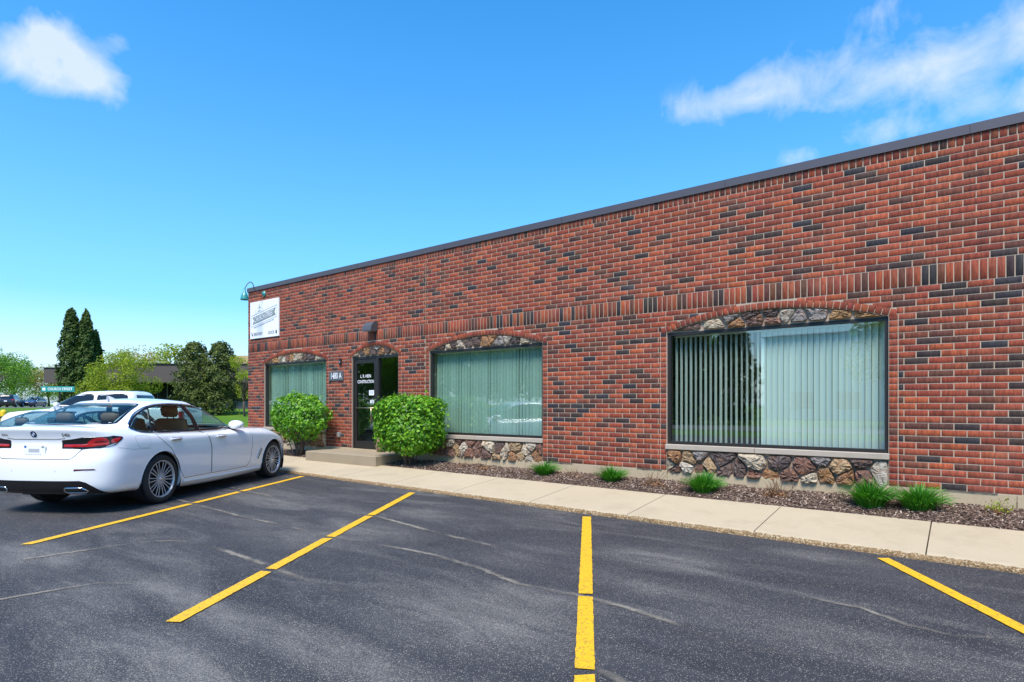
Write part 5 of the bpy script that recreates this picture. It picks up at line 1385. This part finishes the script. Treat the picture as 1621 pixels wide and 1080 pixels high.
    if detail:
        bd = empty('badge', (0, 0, 0), 0, root)
        mb = MB(); mb.lathe([(0, .003), (.040, .003), (.042, .001), (.042, -.006)], 28, Matrix.Translation(p) @ rot); mb.build('rim', M['gloss_black'], bd)
        mb = MB(); mb.lathe([(.041, .0045), (.038, .0045)], 28, Matrix.Translation(p) @ rot); mb.build('ring', M['chrome'], bd)
        for k in range(4):
            mb = MB(); vs = [Vector((0, 0, .0046))]+[Vector((.026*math.cos(PI/2*k+PI/2*a/6), .026*math.sin(PI/2*k+PI/2*a/6), .0046)) for a in range(7)]
            mb.add([Matrix.Translation(p) @ rot @ v for v in vs], [(0, a+1, a+2) for a in range(6)]); mb.build('quadrant', M['blue'] if k % 2 else M['white'], bd)
        def on_lid(yc, zc): 
            def f(u, v, w):
                q = Rr(yc-u, zc+v); return q[0]+q[1]*.005 if q else Vector((0, 0, 0))
            return f
        text_mesh('540i', .055, on_lid(-.42, 1.005), 'lettering', M['signdark'], bd, .001); text_mesh('xDrive', .036, on_lid(.43, 1.005), 'lettering', M['signdark'], bd, .001)
    for yy in (.30, -.30, .66, -.66):
        q = Rr(yy*1.0, .565)
        if q: mb = MB(); mb.lathe([(.013, -.002), (.013, .0015), (.010, .002), (0, .002)], 14, Matrix.Translation(q[0]) @ q[1].to_track_quat('Z', 'Y').to_matrix().to_4x4()); mb.build('parking_sensor', M['silverpaint'], root)
    # fin
    q = c.top()(.16, 0)[0]; mb = MB(); vs = []
    for t in range(6):
        x = q.x-.09+.18*t/5; w = .022*math.sin(PI*min(1, (t+.6)/5.6))+.006; h = (.060*(1-t/5)**.8 if t else .055)
        vs += [(x, -w, q.z-.012), (x, -w*.25, q.z+h), (x, w*.25, q.z+h), (x, w, q.z-.012)]
    mb.add(vs, [(k*4+a, k*4+a+1, k*4+5+a, k*4+4+a) for k in range(5) for a in range(3)]+[(0, 1, 2, 3)]); mb.build('antenna_fin', paint, root, True)
    # cabin
    mb = MB(); mb.box(-.55, 2.1, -.70, .70, .30, .40); mb.box(-.62, -.50, -.66, .66, .4, 1.06); mb.box(1.85, 2.15, -.68, .68, .4, .98, .05); mb.box(-.85, -.45, -.60, .60, 1.02, 1.075)
    for y in (-.72, .72): mb.box(-.4, 2.0, y-.03, y+.03, .4, .93)
    mb.build('cabin_trim', M['cabin'], root)
    for x, y in ((1.05, .36), (1.05, -.36)): mb = MB(); seat_mesh(mb, x, y, .56, .25, .62); mb.build('seat', M['tan'], root, True)
    mb = MB(); seat_mesh(mb, -.10, .34, .58, .30, .52); seat_mesh(mb, -.10, -.34, .58, .30, .52); mb.build('seat', M['tan'], root, True)
    mb = MB(); mb.tube([(1.62+.10*math.sin(a)*.4, .36+.18*math.cos(a), .90+.18*math.sin(a)) for a in [2*PI*k/20 for k in range(21)]], .014, 6, False); mb.build('steering_wheel', M['cabin'], root, True)
    c.wheels(SALON, .795); return root
M['platesmudge'] = plain('smudge', (.42, .43, .44), .6)
CARZ = math.atan2(.862, -.507)
car1 = make_sedan('parked_sedan', (6.43, -5.75, 0), CARZ, M['whitepaint'], 'white sedan with tan headrests parked nose to the kerb beside the corner window', 'cars in the lot')
car1.scale = (1.045,)*3; car1.location = (6.43, -5.73, 0)
car2 = make_sedan('parked_sedan', (2.92, -5.45, 0), CARZ, M['silverpaint'], 'pearl white sedan mostly hidden behind the white sedan', 'cars in the lot', False)
car2.scale = (.98, .98, .94)

PICKUP = dict(R=.40, Ra=.46, rim=.27, axles=(0.0, 3.70), archtop=1.0, hw=1.0, mid=2.0, deck0=0, belt=R(1.0, -1.15, 4.65, .3, .5, 4, 3, 1.1), sub=3,
 rows=[R(.88, -1.10, 4.50, .25, .45, 4, 3, .42), R(.97, -1.14, 4.60, .25, .48, 4, 3, .50), R(1.0, -1.16, 4.66, .26, .50, 4, 3, .72), R(1.005, -1.16, 4.66, .26, .50, 4, 3, .95), R(.985, -1.15, 4.60, .25, .55, 4, 3, [(-1.2, 1.18), (3, 1.16), (4.7, 1.05)]), R(.95, -1.14, 4.52, .24, .60, 4, 3, [(-1.2, 1.30), (3, 1.27), (4.6, 1.13)]), R(.90, -1.12, 4.46, .24, .6, 4, 3, [(-1.2, 1.32), (3, 1.29), (4.5, 1.16)])],
 spine=[(-1.2, 1.30), (1, 1.30), (3, 1.32), (4.5, 1.17)],
 grows=[R(.90, .36, 3.35, .16, .62, 4, 2.4, [(.3, 1.27), (3.4, 1.29)]), R(.865, .40, 3.06, .16, .55, 4, 2.4, [(.3, 1.44), (3.1, 1.46)]), R(.80, .45, 2.66, .16, .45, 4, 2.4, [(.3, 1.68), (2.7, 1.68)]), R(.74, .52, 2.38, .18, .36, 3.4, 2.4, [(.4, 1.83), (2.4, 1.81)]), R(.66, .62, 2.22, .18, .30, 3, 2.4, [(.4, 1.885), (2.3, 1.87)])],
 roof=[(.4, 1.90), (1.4, 1.925), (2.3, 1.89)])
SUV = dict(R=.37, Ra=.42, rim=.25, axles=(0.0, 2.85), archtop=.9, hw=.95, mid=1.2, deck0=0, belt=R(.95, -.95, 3.75, .4, .7, 3.4, 2.6, .95), sub=3,
 rows=[R(.82, -.86, 3.60, .35, .65, 3.2, 2.5, .26), R(.91, -.93, 3.72, .36, .68, 3.4, 2.6, .34), R(.95, -.97, 3.78, .38, .70, 3.4, 2.6, .60), R(.952, -.96, 3.76, .38, .72, 3.4, 2.6, .85), R(.93, -.93, 3.66, .36, .76, 3.4, 2.5, [(-1, 1.02), (3, .98), (3.8, .88)]), R(.87, -.90, 3.55, .34, .78, 3.4, 2.4, [(-1, 1.09), (2.6, 1.04), (3.6, .94)])],
 spine=[(-1, 1.10), (2.4, 1.10), (3.6, .96)],
 grows=[R(.86, -.92, 2.60, .30, .65, 3.6, 2.3, [(-1, 1.07), (2.7, 1.05)]), R(.81, -.86, 2.25, .28, .55, 3.6, 2.3, [(-1, 1.28), (2.3, 1.26)]), R(.74, -.76, 1.85, .26, .42, 3.4, 2.3, [(-1, 1.52), (1.9, 1.48)]), R(.66, -.62, 1.60, .24, .34, 3, 2.3, [(-1, 1.66), (1.7, 1.60)])],
 roof=[(-.7, 1.70), (.4, 1.73), (1.7, 1.63)])
TRUCKW = wheel_style(.40, .27, .27, 6, False); SUVW = wheel_style(.37, .25, .24, 5, False)
def make_plain(name, spec, loc, rz, paint, label, wins, rw, fw, wheel, track, cat, lamps, doors):
    root = empty(name, loc, rz); tag(root, label, cat, 'cars in the lot' if cat == 'pickup' else 'cars parked beyond the lawn'); c = Car(root, spec, paint); c.shell([], None, None, doors, False)
    for sg in (1, -1):
        S_ = c.side(sg)
        for w in wins: c.patch(S_, chaikin(w, 2, .12), .004, M['tintglass'], 'side_window', None, 14, 8); c.ribbon(S_, chaikin(w, 2, .12), .022, .004, M['gloss_black'], 'window_seal', closed=True)
        for d in doors: c.ribbon(S_, d, .010, .001, M['cabin'], 'panel_gap', closed=True)
        mx = fw[2]; q = S_(spec['mirror'][0], spec['mirror'][1])
        if q: mb = MB(); p = q[0]; mb.box(p.x-.06, p.x+.06, min(p.y+sg*.03, p.y+sg*.24), max(p.y+sg*.03, p.y+sg*.24), p.z-.02, p.z+.17, .03); mb.build('mirror', paint, root, True)
        A_ = c.around(sg); tl = c.patch(A_, lamps, .006, M['red_lens'], 'tail_lamp', None, 10, 8)
        c.patch(c.front(), [(sg*.55, spec['lampz']), (sg*.85, spec['lampz']), (sg*.85, spec['lampz']+.14), (sg*.55, spec['lampz']+.14)], .008, M['clear_lens'], 'head_lamp', None, 8, 5)
        for hx, hz in spec['handles']:
            q = S_(hx, hz)
            if q: mb = MB(); mb.box(q[0].x-.10, q[0].x+.10, q[0].y-.02, q[0].y+.02, hz-.018, hz+.018, .010); mb.build('door_handle', paint, root, True)
    c.patch(c.rear(), rw, .005, M['tintglass'], 'rear_window', None, 14, 8); c.patch(c.front(), chaikin(fw, 2, .1), .005, M['skyglass'], 'windscreen', None, 16, 10)
    c.patch(c.front(), [(-.5, spec['lampz']-.2), (.5, spec['lampz']-.2), (.5, spec['lampz']+.12), (-.5, spec['lampz']+.12)], .006, M['gloss_black'], 'grille', None, 10, 6)
    c.patch(c.rear(), [(-.9*spec['hw'], spec['R']-.05), (.9*spec['hw'], spec['R']-.05), (.85, spec['R']+.12), (-.85, spec['R']+.12)], .008, M['black'], 'rear_bumper', None, 16, 4)
    q = c.rear()(0, spec['platez']); mb = MB(); mb.box(q[0].x-.02, q[0].x-.008, -.155, .155, spec['platez']-.08, spec['platez']+.08); mb.build('number_plate', M['white'], root)
    c.wheels(wheel, track); return root
M['tintglass'] = plain('privacy glass', (.012, .016, .018), .05, var=.02); M['skyglass'] = plain('screen glass', (.03, .04, .045), .04, var=.02)
PICKUP.update(mirror=(2.75, 1.33), lampz=.92, platez=.62, handles=((.75, 1.18), (1.85, 1.18))); SUV.update(mirror=(2.05, 1.10), lampz=.78, platez=.82, handles=((.3, .96), (1.3, .95)))
make_plain('pickup_truck', PICKUP, (-6.10, .055, 0), math.atan2(-.71, -.70), M['whitepaint'], 'white crew cab pickup parked beyond the sedans by the street sign',
           [[(.62, 1.37), (1.62, 1.37), (1.62, 1.79), (.70, 1.80)], [(1.74, 1.37), (2.92, 1.38), (2.66, 1.58), (2.30, 1.78), (1.74, 1.79)]], [(-.70, 1.38), (.70, 1.38), (.60, 1.76), (-.60, 1.76)], [(-.80, 1.38), (.80, 1.38), (.64, 1.80), (-.64, 1.80)],
           TRUCKW, .86, 'pickup', [(.80, .80), (1.02, .80), (1.02, 1.20), (.80, 1.20)], ([(1.68, .55), (3.0, .55), (3.0, 1.27), (1.68, 1.27)], [(.52, .72), (.75, .55), (1.66, .55), (1.66, 1.27), (.52, 1.27)]))
mb = MB(); mb.add([(-110,-12,1.04),(-70,-12,1.04),(-70,45,1.04),(-110,45,1.04)], [(0,1,2,3)]); tag(mb.build('road', M['road']), 'grey street beyond the lawn under the dark parked cars', 'road', kind='structure')
make_plain('parked_suv', SUV, (-84.6, 12.7, 1.045), math.atan2(.45, -.9), M['blackpaint'], 'black SUV seen from behind at the far edge of the lawn',
           [[(-.55, 1.16), (.42, 1.14), (.42, 1.52), (-.35, 1.50)], [(.52, 1.14), (1.85, 1.14), (1.35, 1.50), (.52, 1.52)]], [(-.68, 1.16), (.68, 1.16), (.55, 1.54), (-.55, 1.54)], [(-.72, 1.14), (.72, 1.14), (.56, 1.52), (-.56, 1.52)],
           SUVW, .82, 'car', [(.62, .92), (1.05, .92), (1.10, 1.06), (.60, 1.06)], ([(.50, .40), (1.9, .40), (1.95, 1.05), (.50, 1.05)],))
car3 = make_sedan('parked_sedan', (-90.4, 17.3, 1.045), math.atan2(-.55, .83), M['bluepaint'], 'navy sedan facing the lot at the far edge of the lawn', 'cars parked beyond the lawn', False)
